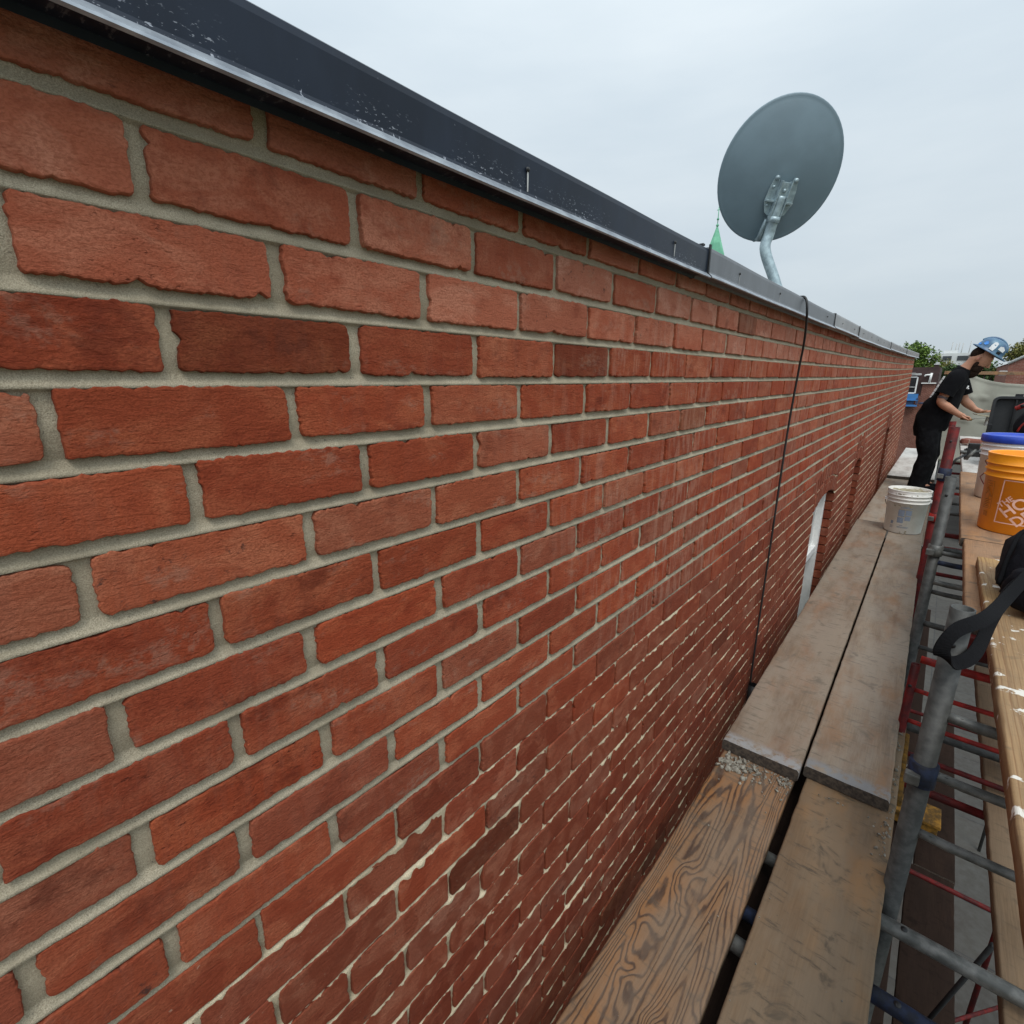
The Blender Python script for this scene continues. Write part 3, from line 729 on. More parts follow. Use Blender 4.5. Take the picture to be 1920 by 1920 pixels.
plank('bench_plank', 'pale far bench plank on the street side under the open black case', 'plank', (1.01, 5.30, -.700), 3.5, .30, .040, W_white, yawd=-.2, group=BG, sd=16)
plank('mortar_board', 'pale wooden board with white paint splashes under the black bag', 'board', (.706, -.6, -.658), 3.16, .38, .042, W_board, yawd=0, group=None, sd=17)
plank('plank', 'tan plank in the gap below the paint splashed board', 'plank', (.846, -.8, -1.40), 4.05, .25, .040, W_tan, yawd=0, group='scaffold planks', sd=18)

# ------------------------------------------------------------------ scaffold
def frame(name, label, y, x0, x1, top, rungs, post_m, rung_m, r=.0225, rr=.0125, collars=(), flat=True, lean=0.0, yoff=0.0):
    """welded frame: two uprights and the rungs between them, flattened at the ends"""
    t = thing(name, label, 'scaffold', (x0, y, GROUND), group='scaffold frames')
    for x in (x0, x1):
        mb = MB(); n = 20
        mb.lathe([(r - .004, GROUND), (r, GROUND), (r, top), (r - .004, top), (r - .004, top - .25)], (x, y, 0), 0, n)
        for dz in (.085,):
            mb.lathe([(0, .0004), (.006, .0004), (.0062, -.001)], (x - .004, y - r - .0002, top - dz), 1, 10, Matrix.Rotation(PI / 2, 3, 'X'))
        part(mb, 'upright', [post_m, 'black_cable'], t)
    for (z, m, k) in rungs:
        mb = MB(); m = m or rung_m; q = rr * k
        yy = y + yoff
        if flat:
            mb.tube([(x0 + r * .7, yy, z + .004), (x0 + .035, yy, z + .003), (x0 + .075, yy, z), (x1 - .075, yy, z), (x1 - .03, yy, z), (x1 - r * .7, yy, z)], [q * .95, q * .95, q, q, q, q * .95], 0, 12)
            mb.lathe([(0, .0004), (.0055, .0004), (.006, -.001)], (x0 + .043, yy - .002, z + q * .96), 1, 10)
        else: mb.tube([(x0 + r * .7, yy, z), (x1 - r * .7, yy, z)], q, 0, 12)
        part(mb, 'rung', [m, 'black_cable'], t)
    for (z, h, m) in collars:
        mb = MB(); mb.lathe([(r, 0), (r + .007, .002), (r + .007, h - .002), (r, h)], (x0, y, z), 0, 20)
        mb.box((x0 - .018, y - .030, z + h * .4), (.03, .022, .028), 1, None, .004)
        part(mb, 'coupler', [m, 'galv'], t)
    return t
frame('scaffold', 'grey steel frame nearest the camera, open topped upright with a blue coupler', 1.435, .622, 1.95, -.492,
      [(-.768, 'galv', 1.05), (-.930, 'galv', .95), (-1.105, 'galv', .95), (-2.6, 'galv_dark', 1)], 'galv_dark', 'galv', collars=[(-.962, .062, 'blue_steel')])
frame('scaffold', 'grey steel frame rising in front of the dark red upright', 3.05, .591, 1.95, -.43,
      [(-.80, 'galv_dark', .9), (-.850, 'blue_steel', 1.0), (-.95, 'galv', 1.1), (-1.00, 'galv_dark', .9), (-1.17, 'galv_dark', 1.2), (-1.30, 'galv_dark', .9), (-2.6, 'red', 1)], 'galv_dark', 'galv_dark', collars=[(-.815, .055, 'galv')])
frame('scaffold', 'dark red steel frame between the mortar bucket and the bench', 4.05, .578, 1.98, -.27,
      [(-.80, 'galv_dark', .9), (-.94, 'red', 1.2), (-1.2, 'red', 1), (-2.2, 'red', 1)], 'red', 'red', r=.026, collars=[(-.60, .08, 'blue_steel'), (-.86, .05, 'red_bright')])
frame('scaffold', 'red steel frame beside the worker, its upright ending at his hip', 7.15, .60, 2.0, -.42,
      [(-.86, 'red', 1), (-.97, 'red', 1), (-1.19, 'red_bright', 1.2), (-1.3, 'galv_dark', 1), (-1.8, 'red', 1)], 'red', 'red', r=.028)
frame('scaffold', 'bright red frame low between the two grey ones, under the plank edge', 2.20, .590, 1.92, -1.005,
      [(-.985, 'red_bright', 1.15), (-1.11, 'red_bright', .7), (-1.24, 'red_bright', .7), (-1.375, 'red', .8), (-1.505, 'red', 1.25), (-2.9, 'red', 1)], 'red', 'red', r=.014)
# tubes that carry the inner planks
def tube(name, label, a, b, r, m, group='tubes under the planks', cat='scaffold tube'):
    mb = MB(); a = Vector(a); b = Vector(b)
    mb.tube([a, b], r, 0, 14); o = mb.build(name, [m], None); return tag(o, label, cat, group)
def transom(label, y, z, r, m, x1=1.2, tape=False):
    t = thing('scaffold_tube', label, 'scaffold tube', (.05, y, z), group='tubes under the planks')
    mb = MB(); mb.tube([(.14, y, z), (x1, y, z)], r, 0, 16); part(mb, 'pipe', m, t)
    mb = MB(); mb.lathe([(0, .0005), (.007, .0005), (.0075, -.002)], (.655, y - .004, z + r), 0, 10); part(mb, 'pin_hole', 'black_cable', t)
    if tape:
        mb = MB()
        for k in range(4): mb.lathe([(r + .0005, 0), (r + .003, .004), (r + .003, .022), (r + .0005, .026)], (.735 + k * .024, y, z), 0, 16, Matrix.Rotation(PI / 2, 3, 'Y') @ Matrix.Rotation(.12 * (k % 2), 3, 'X'))
        part(mb, 'tape', 'galv', t)
    return t
transom('thick grey tube under the near planks, topmost of the three below the board', 1.365, -1.352, .0185, 'galv', 1.05)
transom('dark blue rusty tube under the near planks', 1.16, -1.353, .0185, 'blue_steel', 1.30)
transom('shiny grey tube wrapped with silver tape under the near planks', 1.065, -1.354, .020, 'galv', 1.00, True)
transom('grey tube hidden mostly under the upper planks beside the blue coupler', 2.36, -1.352, .019, 'galv_dark', 1.1)
transom('grey tube under the plank lap behind the mortar bucket', 5.3, -1.352, .019, 'galv_dark', 1.1)
transom('grey tube under the far whitened planks', 8.6, -1.352, .019, 'galv_dark', 1.1)
mb = MB(); mb.box((.607, 2.03, -1.325), (.028, .42, .026), 0, None, .008); mb.tube([(.600, 2.24, -1.325), (.592, 2.62, -1.30)], .007, 1, 8)
tag(mb.build('pry_bar', ['yellow', 'galv']), 'tool with a worn yellow handle under the outer edge of the pale grey plank', 'tool')
mb = MB(); mb.box((.69, 1.92, -.76), (.12, .10, .07), 0, None, .006)
tag(mb.build('bench_bracket', 'red'), 'dark red steel bracket under the near end of the orange brown bench plank', 'bracket')
# cross braces, lower deck
for lab, a, b, m in (('thin dark diagonal brace below the tan plank', (1.02, 2.4, -2.2), (.93, 3.3, -4.4), 'black_plastic'), ('thin black diagonal brace, steepest one above the pavement', (1.00, 1.55, -2.0), (1.22, 3.2, -6.2), 'black_plastic'),
                     ('dark diagonal brace crossing the lower frames near the street', (1.15, 1.2, -2.3), (1.10, 2.9, -5.6), 'black_plastic'), ('red diagonal brace low over the pavement', (.75, 2.6, -3.4), (1.9, 4.6, -4.2), 'red')):
    tube('brace', lab, a, b, .010, m, 'diagonal braces', 'brace')
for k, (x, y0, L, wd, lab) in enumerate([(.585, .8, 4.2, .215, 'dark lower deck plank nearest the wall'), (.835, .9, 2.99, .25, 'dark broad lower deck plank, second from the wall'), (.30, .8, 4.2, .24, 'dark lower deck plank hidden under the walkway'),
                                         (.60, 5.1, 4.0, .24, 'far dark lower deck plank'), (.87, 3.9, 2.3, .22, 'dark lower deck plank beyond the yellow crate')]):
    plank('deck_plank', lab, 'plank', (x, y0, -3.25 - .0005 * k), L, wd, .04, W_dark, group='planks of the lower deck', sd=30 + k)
mb = MB(); mb.box((.83, 4.30, -3.17), (.30, .20, .10), 0, None, .02); mb.box((.83, 4.30, -3.12), (.32, .22, .03), 0, None, .008)
tag(mb.build('crate', 'yellow'), 'worn yellow box standing on the dark lower deck', 'box')

# ------------------------------------------------------------------ buckets
ORG = [0, 0, 0]
def wrap(mb, poly, r0, r1, h, a0, zc, m, off=.0008, sub=1):
    """flat print laid on the side of a bucket: poly in metres (u right as seen from outside, v up)"""
    V = []
    for (u, v) in poly:
        z = zc + v; r = r0 + (r1 - r0) * z / h + off; a = a0 + u / r; V.append((ORG[0] + r * math.cos(a), ORG[1] + r * math.sin(a), ORG[2] + z))
    mb.add(V, [tuple(range(len(V)))], m)
def strip(mb, P, wd, close, *a, **k):
    n = len(P)
    for i in range(n if close else n - 1):
        p, q = Vector(P[i]), Vector(P[(i + 1) % n]); L = (q - p).length; d = (q - p) / L; nn = Vector((-d.y, d.x)) * wd / 2
        m = max(1, int(L / .012))
        for j in range(m):
            s0, s1 = p + (q - p) * j / m - (d * wd / 2 if j == 0 else d * 0), p + (q - p) * (j + 1) / m + (d * wd / 2 if j == m - 1 else d * 0)
            wrap(mb, [s0 - nn, s1 - nn, s1 + nn, s0 + nn], *a, **k)
def rect(mb, u0, v0, u1, v1, *a, **k):
    m = max(1, int(abs(u1 - u0) / .012))
    for j in range(m):
        p, q = u0 + (u1 - u0) * j / m, u0 + (u1 - u0) * (j + 1) / m
        wrap(mb, [(p, v0), (q, v0), (q, v1), (p, v1)], *a, **k)
def bucket(name, label, p, mat, r0=.131, r1=.149, h=.37, fill=None, lid=None, ribs=(.262, .292, .322)):
    t = thing(name, label, 'bucket', p)
    def rz(z): return r0 + (r1 - r0) * z / h
    pr = [(0, .002), (r0 - .012, .002), (r0 - .008, 0), (r0, .006)]
    for z in ribs: pr += [(rz(z) - .0002, z - .001), (rz(z) + .006, z), (rz(z) + .006, z + .004), (rz(z), z + .006)]
    pr += [(r1 + .004, h - .004), (r1 + .005, h), (r1 - .002, h + .001), (r1 - .004, h - .004), (r0 - .004, .006), (0, .006)]
    mb = MB(); mb.lathe(pr, p, 0, 64); part(mb, 'shell', mat, t)
    if fill:
        mb = MB(); V = [(0, 0, 0)]; F = []; zf = h - .022
        V = []; nR, nA = 9, 40
        for i in range(nR + 1):
            rr_ = (rz(zf) - .004) * i / nR
            for k in range(nA):
                a = 2 * PI * k / nA; x, y = rr_ * math.cos(a), rr_ * math.sin(a)
                V.append((p[0] + x, p[1] + y, p[2] + zf + mnoise.noise(Vector((x * 22, y * 22, 3))) * .022 + mnoise.noise(Vector((x * 60, y * 60, 7))) * .008))
        for i in range(nR):
            for k in range(nA): F.append((i * nA + k, (i + 1) * nA + k, (i + 1) * nA + (k + 1) % nA, i * nA + (k + 1) % nA))
        mb.add(V, F, 0, True); part(mb, 'mortar_fill', fill, t)
    if lid:
        mb = MB(); R_ = r1 + .010
        mb.lathe([(0, h + .004), (R_ - .026, h + .004), (R_ - .022, h + .014), (R_ - .004, h + .016), (R_, h + .012), (R_, h - .024), (R_ - .003, h - .028), (R_ - .006, h - .024)], p, 0, 64)
        part(mb, 'lid', lid, t)
    return t, rz
def handle(t, p, r, z, a, droop, mat, rad=.0025, side=1):
    mb = MB(); d = Vector((math.cos(a), math.sin(a), 0)); e = Vector((-d.y, d.x, 0)) * side
    P = []
    for k in range(17):
        th = PI * k / 16; q = d * math.cos(th) * (r + .012) + e * math.sin(th) * (r + .012) * math.cos(droop) + Vector((0, 0, -math.sin(th) * r * math.sin(droop)))
        P.append(Vector(p) + Vector((0, 0, z)) + q)
    mb.tube(P, rad, 0, 8)
    for s_ in (1, -1): mb.box(Vector(p) + d * s_ * (r + .006) + Vector((0, 0, z)), (.022, .022, .026), 1, Euler((0, 0, a)).to_matrix(), .004)
    part(mb, 'handle', [mat, 'white_plastic'], t)
# white mortar bucket on the walkway
P1 = (.402, 5.305, -1.2475)
ORG[:] = P1
t, rz = bucket('mortar_bucket', 'stained white bucket full of wet mortar standing on the pale grey planks', P1, 'dirty_white', .128, .146, .365, 'wet_mortar')
handle(t, P1, .142, .275, R(10), R(66), 'galv', side=1)
fa = math.atan2(-5.3, .117)                       # side that faces the camera
mb = MB(); k = dict(r0=.128, r1=.146, h=.365, a0=fa - .06, zc=.14, m=0)
A_ = (.128, .146, .365, fa - .05, .14, 0)
for (u0, v0, u1, v1) in ((-.040, .010, .003, .066), (.010, .022, .050, .066), (-.040, -.046, .002, .002), (.009, -.022, .048, .014)):
    rect(mb, u0, v0, u1, v1, *A_)
rect(mb, -.030, .080, .050, .086, *A_); rect(mb, -.012, .091, .030, .0945, *A_)
rect(mb, -.085, -.062, -.066, -.036, *A_)
rect(mb, -.02, -.068, .004, -.064, *A_); rect(mb, -.035, -.082, .045, -.078, *A_); rect(mb, -.03, -.089, .04, -.086, *A_)
for i in range(3): rect(mb, -.088, -.080 - i * .008, -.066, -.077 - i * .008, *A_)
part(mb, 'printed_label', 'grey_print', t)
mb = MB()
for i in range(26):
    u = rr.uniform(-.09, .07); v = rr.choice([-.128, -.12, .10, .19, .205]) + rr.uniform(-.01, .008); q = rr.uniform(.003, .010)
    wrap(mb, [(u + q * math.cos(a) * rr.uniform(.6, 1.3), v + q * .7 * math.sin(a) * rr.uniform(.6, 1.3)) for a in np.linspace(0, 2 * PI, 9)[:-1]], *A_, off=.0015)
tag(part(mb, 'mortar_splashes', 'wet_mortar', t), kind='stuff')

# white pail with blue lid and hazard diamonds
P2 = (.872, 4.24, -.699)
ORG[:] = P2
t, rz = bucket('pail', 'white pail with a blue lid and two red hazard diamonds, behind the orange bucket', P2, 'white_plastic', lid='blue_plastic')
fa = math.atan2(-4.24, -.35); AA = fa - .62
mb = MB(); A_ = (.131, .149, .37, AA, .185, 0)
for (cu, cv) in ((.008, .042), (-.010, -.058)):
    s_ = .048; D = [(cu, cv - s_), (cu + s_, cv), (cu, cv + s_), (cu - s_, cv)]
    strip(mb, D, .006, True, *A_)
part(mb, 'hazard_diamonds', 'red_print', t)
mb = MB(); A_ = (.131, .149, .37, AA, .185, 0)
# flame-like splash over a bar in the upper diamond, exclamation mark in the lower one
for pl in ([(-.012, .022), (.026, .022), (.026, .027), (-.012, .027)], [(-.004, .034), (.006, .030), (.020, .036), (.024, .050), (.014, .046), (.010, .058), (.002, .048), (-.006, .050)]): wrap(mb, pl, *A_)
part(mb, 'pictogram', 'dark_print', t); mb = MB()
for pl in ([(-.016, -.036), (-.004, -.036), (-.007, -.066), (-.013, -.066)], [(-.010 + .006 * math.cos(a), -.080 + .006 * math.sin(a)) for a in np.linspace(0, 2 * PI, 13)[:-1]]): wrap(mb, pl, *A_)
part(mb, 'pictogram', 'dark_print', t)

# orange bucket with stencilled shop print
P3 = (.862, 3.325, -.6995)
ORG[:] = P3
t, rz = bucket('orange_bucket', 'bright orange plastic bucket with a pale stencilled print, beside the black bag', P3, 'orange')
fa = math.atan2(-3.325, -.343)
AO = fa + .20
mb = MB(); A_ = (.131, .149, .37, AO, .155, 0); s_ = .100
strip(mb, [(-s_, -s_), (s_, -s_), (s_, s_), (-s_, s_)], .0045, True, *A_)
def text_polys(txt, size, bold=.0):
    cu = bpy.data.curves.new('t', 'FONT'); cu.body = txt; cu.size = size; cu.align_x = 'CENTER'; cu.align_y = 'CENTER'; cu.offset = bold; cu.resolution_u = 4
    o = bpy.data.objects.new('t', cu); COL.objects.link(o)
    dg = bpy.context.evaluated_depsgraph_get(); me = o.evaluated_get(dg).to_mesh()
    V = [v.co.copy() for v in me.vertices]; F = [tuple(p.vertices) for p in me.polygons]
    o.evaluated_get(dg).to_mesh_clear(); bpy.data.objects.remove(o); bpy.data.curves.remove(cu)
    return V, F
cr, sr = math.cos(R(45)), math.sin(R(45))
for (txt, size, du, dv) in (('THE', .034, -.055, .054), ('HOME', .072, -.002, .014), ('DEPOT', .064, .002, -.044)):
    V, F = text_polys(txt, size, size * .02)
    for f in F:
        pl = []
        for i in f:
            u, v = V[i].x * (.95 if txt != 'THE' else 1) + du, V[i].y + dv
            pl.append((u * cr - v * sr, u * sr + v * cr))
        wrap(mb, pl, *A_)
part(mb, 'shop_print', 'pale_print', t)
mb = MB(); A_ = (.131, .149, .37, AO - 1.13, .155, 0)
strip(mb, [(-.022, -.045), (.022, -.045), (.022, .085), (-.022, .085)], .0018, True, *A_)
for i in range(2): rect(mb, -.016, .070 - i * .010, .016, .074 - i * .010, *A_)
# falling child warning pictogram and small print
for pl in ([(-.012 + .008 * math.cos(a), .050 + .008 * math.sin(a)) for a in np.linspace(0, 2 * PI, 11)[:-1]], [(-.014, .042), (-.004, .046), (.012, .026), (.004, .018)], [(.004, .020), (.012, .026), (.020, .010), (.015, .008)], [(-.012, .040), (-.006, .036), (-.012, .020), (-.017, .022)], [(.002, .022), (.010, .018), (.004, -.002), (-.001, 0)]): wrap(mb, pl, *A_)
for i in range(5): rect(mb, -.017, -.006 - i * .008, .017 - .006 * (i % 2), -.0025 - i * .008, *A_)
for i in range(5): rect(mb, -.012 + i * .005, -.085, -.009 + i * .005, -.060, *A_)
part(mb, 'warning_print', 'brown_print', t)
handle(t, P3, .146, .285, R(98), R(62), 'galv', side=-1)
#MARK4
# ------------------------------------------------------------------ black bag with strap, tool case, small things on the bench
def blob(mb, c, d, m=0, e=3.2, seg=40, rings=22, wob=.02, sd=0, rot=None, taper=0.0, lean=(0, 0)):
    """soft stuffed box (superellipsoid) with sags"""
    V = []; F = []
    def sp(v, p): return math.copysign(abs(v) ** p, v)
    for i in range(rings + 1):
        th = -PI / 2 + PI * i / rings
        for k in range(seg):
            a = 2 * PI * k / seg
            x = sp(math.cos(th), 2 / e) * sp(math.cos(a), 2 / e); y = sp(math.cos(th), 2 / e) * sp(math.sin(a), 2 / e); z = sp(math.sin(th), 2 / e)
            q = 1 + wob * 2 * mnoise.noise(Vector((x * 1.6 + sd, y * 1.6, z * 1.6))) + wob * mnoise.noise(Vector((x * 5 + sd, y * 5, z * 5)))
            tp = 1 - taper * (z + 1) / 2
            V.append(Vector((x * d[0] / 2 * q * tp + lean[0] * (z + 1) / 2, y * d[1] / 2 * q * tp + lean[1] * (z + 1) / 2, z * d[2] / 2 * q)))
    for i in range(rings):
        for k in range(seg): F.append((i * seg + k, i * seg + (k + 1) % seg, (i + 1) * seg + (k + 1) % seg, (i + 1) * seg + k))
    if rot is not None: V = [rot @ v for v in V]
    mb.add([v + Vector(c) for v in V], F, m, True)
def band(mb, P, wd, side, m=0, th=.003, n=8):
    """webbing strap along a path; side = direction of its width (list or one vector)"""
    P = bez(P, n); V = []; F = []
    for i, p in enumerate(P):
        s_ = Vector(side[min(int(i / n), len(side) - 1)]) if isinstance(side, list) else Vector(side)
        if isinstance(side, list) and int(i / n) + 1 < len(side):
            f = (i % n) / n; s_ = Vector(side[int(i / n)]).lerp(Vector(side[int(i / n) + 1]), f)
        t = (P[min(i + 1, len(P) - 1)] - P[max(i - 1, 0)]).normalized(); s_ = (s_ - t * s_.dot(t)).normalized(); nn = t.cross(s_) * th / 2
        V += [p - s_ * wd / 2 - nn, p + s_ * wd / 2 - nn, p + s_ * wd / 2 + nn, p - s_ * wd / 2 + nn]
    for i in range(len(P) - 1):
        for k in range(4): F.append((i * 4 + k, i * 4 + (k + 1) % 4, (i + 1) * 4 + (k + 1) % 4, (i + 1) * 4 + k))
    mb.add(V, F, m, False)
bag = thing('bag', 'black fabric bag lying on the splashed board with its strap hanging over the edge', 'bag', (.95, 2.10, -.657))
mb = MB(); blob(mb, (.965, 2.13, -.547), (.50, .40, .23), 0, 3.4, wob=.03, sd=4, taper=.10, lean=(.02, .10)); part(mb, 'body', 'bag', bag)
mb = MB(); mb.tube(bez([(.728, 2.04, -.60), (.742, 2.10, -.505), (.775, 2.18, -.452), (.88, 2.20, -.438), (1.1, 2.2, -.438)], 8), .006, 0, 8); part(mb, 'piping', 'strap', bag)
mb = MB(); blob(mb, (.90, 1.955, -.575), (.34, .10, .14), 0, 3.2, wob=.03, sd=9); part(mb, 'pocket', 'bag', bag)
mb = MB()
band(mb, [(.90, 2.0, -.46), (.80, 1.95, -.52), (.742, 1.86, -.545), (.697, 1.66, -.572), (.657, 1.42, -.584), (.620, 1.335, -.584), (.596, 1.302, -.550), (.612, 1.325, -.506), (.662, 1.43, -.500), (.715, 1.68, -.520), (.78, 1.93, -.50)], .029,
     (.72, .30, -.62))
part(mb, 'strap', 'strap', bag)

case = thing('tool_case', 'open black plastic tool case with its lid standing up behind the blue lidded pail', 'tool case', (1.12, 5.95, -.70))
def rrect(w_, h_, r, n=6):
    P = []
    for (cx_, cy_, a0) in ((w_ / 2 - r, h_ / 2 - r, 0), (-w_ / 2 + r, h_ / 2 - r, PI / 2), (-w_ / 2 + r, -h_ / 2 + r, PI), (w_ / 2 - r, -h_ / 2 + r, 1.5 * PI)):
        for k in range(n + 1): P.append((cx_ + r * math.cos(a0 + PI / 2 * k / n), cy_ + r * math.sin(a0 + PI / 2 * k / n)))
    return P
def shell(mb, c, w_, h_, d, ax, r=.05, t=.02, m=0):
    """open tray: outline w_ x h_, depth d, axes ax = (u, v, depth)"""
    u, v, n = (Vector(a) for a in ax); c = Vector(c); A1 = rrect(w_, h_, r); A2 = rrect(w_ - 2 * t, h_ - 2 * t, max(.008, r - t)); k = len(A1)
    V = [c + u * a + v * b for a, b in A1] + [c + u * a + v * b + n * d for a, b in A1] + [c + u * a + v * b + n * d for a, b in A2] + [c + u * a + v * b + n * t for a, b in A2]
    F = []
    for j in range(3):
        for i in range(k): F.append((j * k + i, j * k + (i + 1) % k, (j + 1) * k + (i + 1) % k, (j + 1) * k + i))
    F += [tuple(range(k - 1, -1, -1)), tuple(3 * k + i for i in range(k))]
    mb.add(V, F, m)
mb = MB(); shell(mb, (1.135, 5.98, -.56), .62, .42, .12, ((1, 0, 0), (0, 1, 0), (0, 0, 1))); mb.add([v - Vector((0, 0, .1)) for v in []], []); 
mb.box((1.135, 5.98, -.63), (.60, .40, .135), 0, None, .02); part(mb, 'base', 'black_plastic', case)
mb = MB(); shell(mb, (1.135, 6.225, -.310), .62, .36, .07, ((1, 0, 0), (0, .14, .99), (0, -1, 0)))
for x in (-.16, .16): mb.box((1.135 + x, 6.185, -.31), (.012, .03, .30))
mb.box((.985, 6.235, -.122), (.05, .03, .02)); mb.box((.838, 6.15, -.42), (.03, .05, .10), 0, None, .006)
part(mb, 'lid', 'black_plastic', case)
mb = MB(); blob(mb, (1.10, 5.86, -.355), (.26, .22, .23), 0, 2.6, wob=.05, sd=2)
pts = bez([(.99, 5.78, -.40), (1.02, 5.76, -.33), (1.10, 5.74, -.27)], 6); mb.tube(pts, .008, 1, 8)
tag(mb.build('pouch', ['bag', 'red_bright']), 'round black pouch with a red stripe in the open tool case', 'pouch')
mb = MB(); mb.tube(bez([(.96, 5.93, -.225), (.99, 5.92, -.205), (1.02, 5.92, -.185), (1.06, 5.92, -.165), (1.12, 5.93, -.160)], 6), [.019] * 25, 0, 12); mb.tube([(.985, 5.905, -.205), (1.01, 5.90, -.19)], .013, 1, 10)
o = mb.build('drill', ['red_bright', 'black_plastic']); tag(o, 'red and black power tool lying over the round pouch in the case', 'power tool')
# small things on the far bench
mb = MB(); mb.box((.80, 6.55, -.672), (.16, .24, .05), 0, None, .012); mb.box((.80, 6.55, -.646), (.11, .18, .012), 0, None, .003)
tag(mb.build('tray', 'galv_dark'), 'small grey steel tray on the pale far bench plank', 'tray')
rb = [('broken red brick piece on the far bench under the worker\'s hand', (.80, 7.55, -.66), (.20, .10, .07), .3, 'house_brick'), ('reddish brick half lying by the open case', (.95, 7.4, -.665), (.11, .10, .07), -.5, 'house_brick'),
      ('pale stone lump on the far bench between the bricks', (.90, 7.1, -.665), (.10, .08, .07), .9, 'wet_mortar'), ('brown brick chip in front of the other bricks on the bench', (.86, 6.95, -.675), (.09, .06, .05), .2, 'house_brick')]
for lab, c, d, a, m in rb:
    mb = MB(); blob(mb, c, d, 0, 5, 20, 12, .06, c[0] * 9, Euler((.05, .04, a)).to_matrix()); tag(mb.build('brick_piece', m), lab, 'brick', 'rubble on the far bench')
mb = MB(); mb.box((.86, 7.25, -.690), (.018, .55, .018), 0, (0, 0, .35)); tag(mb.build('stick', 'trim'), 'thin pale stick lying among the rubble on the far bench', 'stick')
mb = MB(); mb.tube([(.75, 5.32, -.52), (.70, 5.30, -.60)], .012, 1, 10); mb.box((.735, 5.33, -.50), (.07, .04, .05), 0, None, .006); mb.box((.705, 5.33, -.56), (.03, .05, .09), 0, None, .006); mb.tube([(.70, 5.28, -.56), (.645, 5.25, -.60), (.62, 5.23, -.66)], .009, 0, 8); mb.tube([(.66, 5.30, -.545), (.70, 5.30, -.545)], .014, 1, 10)
tag(mb.build('clamp', ['black_plastic', 'galv']), 'black and silver clamp gripping the edge of the bench beside the white pail', 'clamp')

# ------------------------------------------------------------------ worker
def skin_obj(name, V, E, rad, mat, parent, root=0, sub=2):
    me = bpy.data.meshes.new(name); me.from_pydata([tuple(Vector(v) - Vector(parent.location)) for v in V], E, []); me.materials.append(MAT[mat])
    o = bpy.data.objects.new(name, me); COL.objects.link(o); o.parent = parent
    sk = o.modifiers.new('skin', 'SKIN'); sk.use_smooth_shade = True
    if not me.skin_vertices: me.skin_vertices.new()
    for i, d in enumerate(me.skin_vertices[0].data):
        r = rad[i]; d.radius = r if isinstance(r, tuple) else (r, r); d.use_root = (i == root)
    sb = o.modifiers.new('sub', 'SUBSURF'); sb.levels = sub; sb.render_levels = sub
    return o
W = thing('person', 'bearded worker in a black T-shirt and stickered blue hard hat leaning over the bench', 'person', (.42, 7.8, -1.29))
J = dict(pel=(.395, 7.80, -.44), sp1=(.465, 7.80, -.28), sp2=(.525, 7.80, -.09), ch=(.570, 7.80, .035), nk=(.605, 7.80, .125), hb=(.655, 7.80, .185), hc=(.705, 7.80, .245), ht=(.745, 7.80, .315),
         rs=(.545, 7.645, .035), re=(.452, 7.60, -.235), rw=(.625, 7.62, -.358), rh=(.685, 7.635, -.395), ls=(.575, 7.955, .04), le=(.665, 8.0, -.225), lw=(.775, 7.985, -.325), lh=(.835, 7.975, -.348),
         rhip=(.39, 7.715, -.50), rk=(.435, 7.70, -.86), ra=(.405, 7.70, -1.20), rt=(.54, 7.69, -1.25), lhip=(.40, 7.885, -.50), lk=(.47, 7.90, -.86), la=(.42, 7.90, -1.20), lt=(.56, 7.91, -1.25))
names = list(J); V = [J[n] for n in names]; ix = {n: i for i, n in enumerate(names)}
rad = dict(pel=.105, sp1=.085, sp2=.085, ch=.078, nk=.062, hb=.062, hc=(.098, .082), ht=(.085, .075), rs=.062, re=.048, rw=.032, rh=(.036, .024), ls=.062, le=.048, lw=.032, lh=(.036, .024), rhip=.085, rk=.062, ra=.043, rt=.034, lhip=.085, lk=.062, la=.043, lt=.034)
E_ = [('pel', 'sp1'), ('sp1', 'sp2'), ('sp2', 'ch'), ('ch', 'nk'), ('nk', 'hb'), ('hb', 'hc'), ('hc', 'ht'), ('ch', 'rs'), ('rs', 're'), ('re', 'rw'), ('rw', 'rh'), ('ch', 'ls'), ('ls', 'le'), ('le', 'lw'), ('lw', 'lh'),
      ('pel', 'rhip'), ('rhip', 'rk'), ('rk', 'ra'), ('ra', 'rt'), ('pel', 'lhip'), ('lhip', 'lk'), ('lk', 'la'), ('la', 'lt')]
E_ = [(ix[a], ix[b]) for a, b in E_]; RD = [rad[n] for n in names]
def chain(start, pts, rads):
    prev = start
    for p, r in zip(pts, rads):
        V.append(p); RD.append(r); E_.append((prev, len(V) - 1)); prev = len(V) - 1
    return prev
def mid(a, b, t): return tuple(Vector(a).lerp(Vector(b), t))
# forearm muscle and calf bulge
for a, b, t, r in (('re', 'rw', .3, .053), ('le', 'lw', .3, .053), ('rk', 'ra', .35, .062), ('lk', 'la', .35, .062), ('rs', 're', .5, .052), ('ls', 'le', .5, .052)):
    i, j = ix[a], ix[b]; E_.remove((i, j)); V.append(mid(V[i], V[j], t)); RD.append(r); E_ += [(i, len(V) - 1), (len(V) - 1, j)]
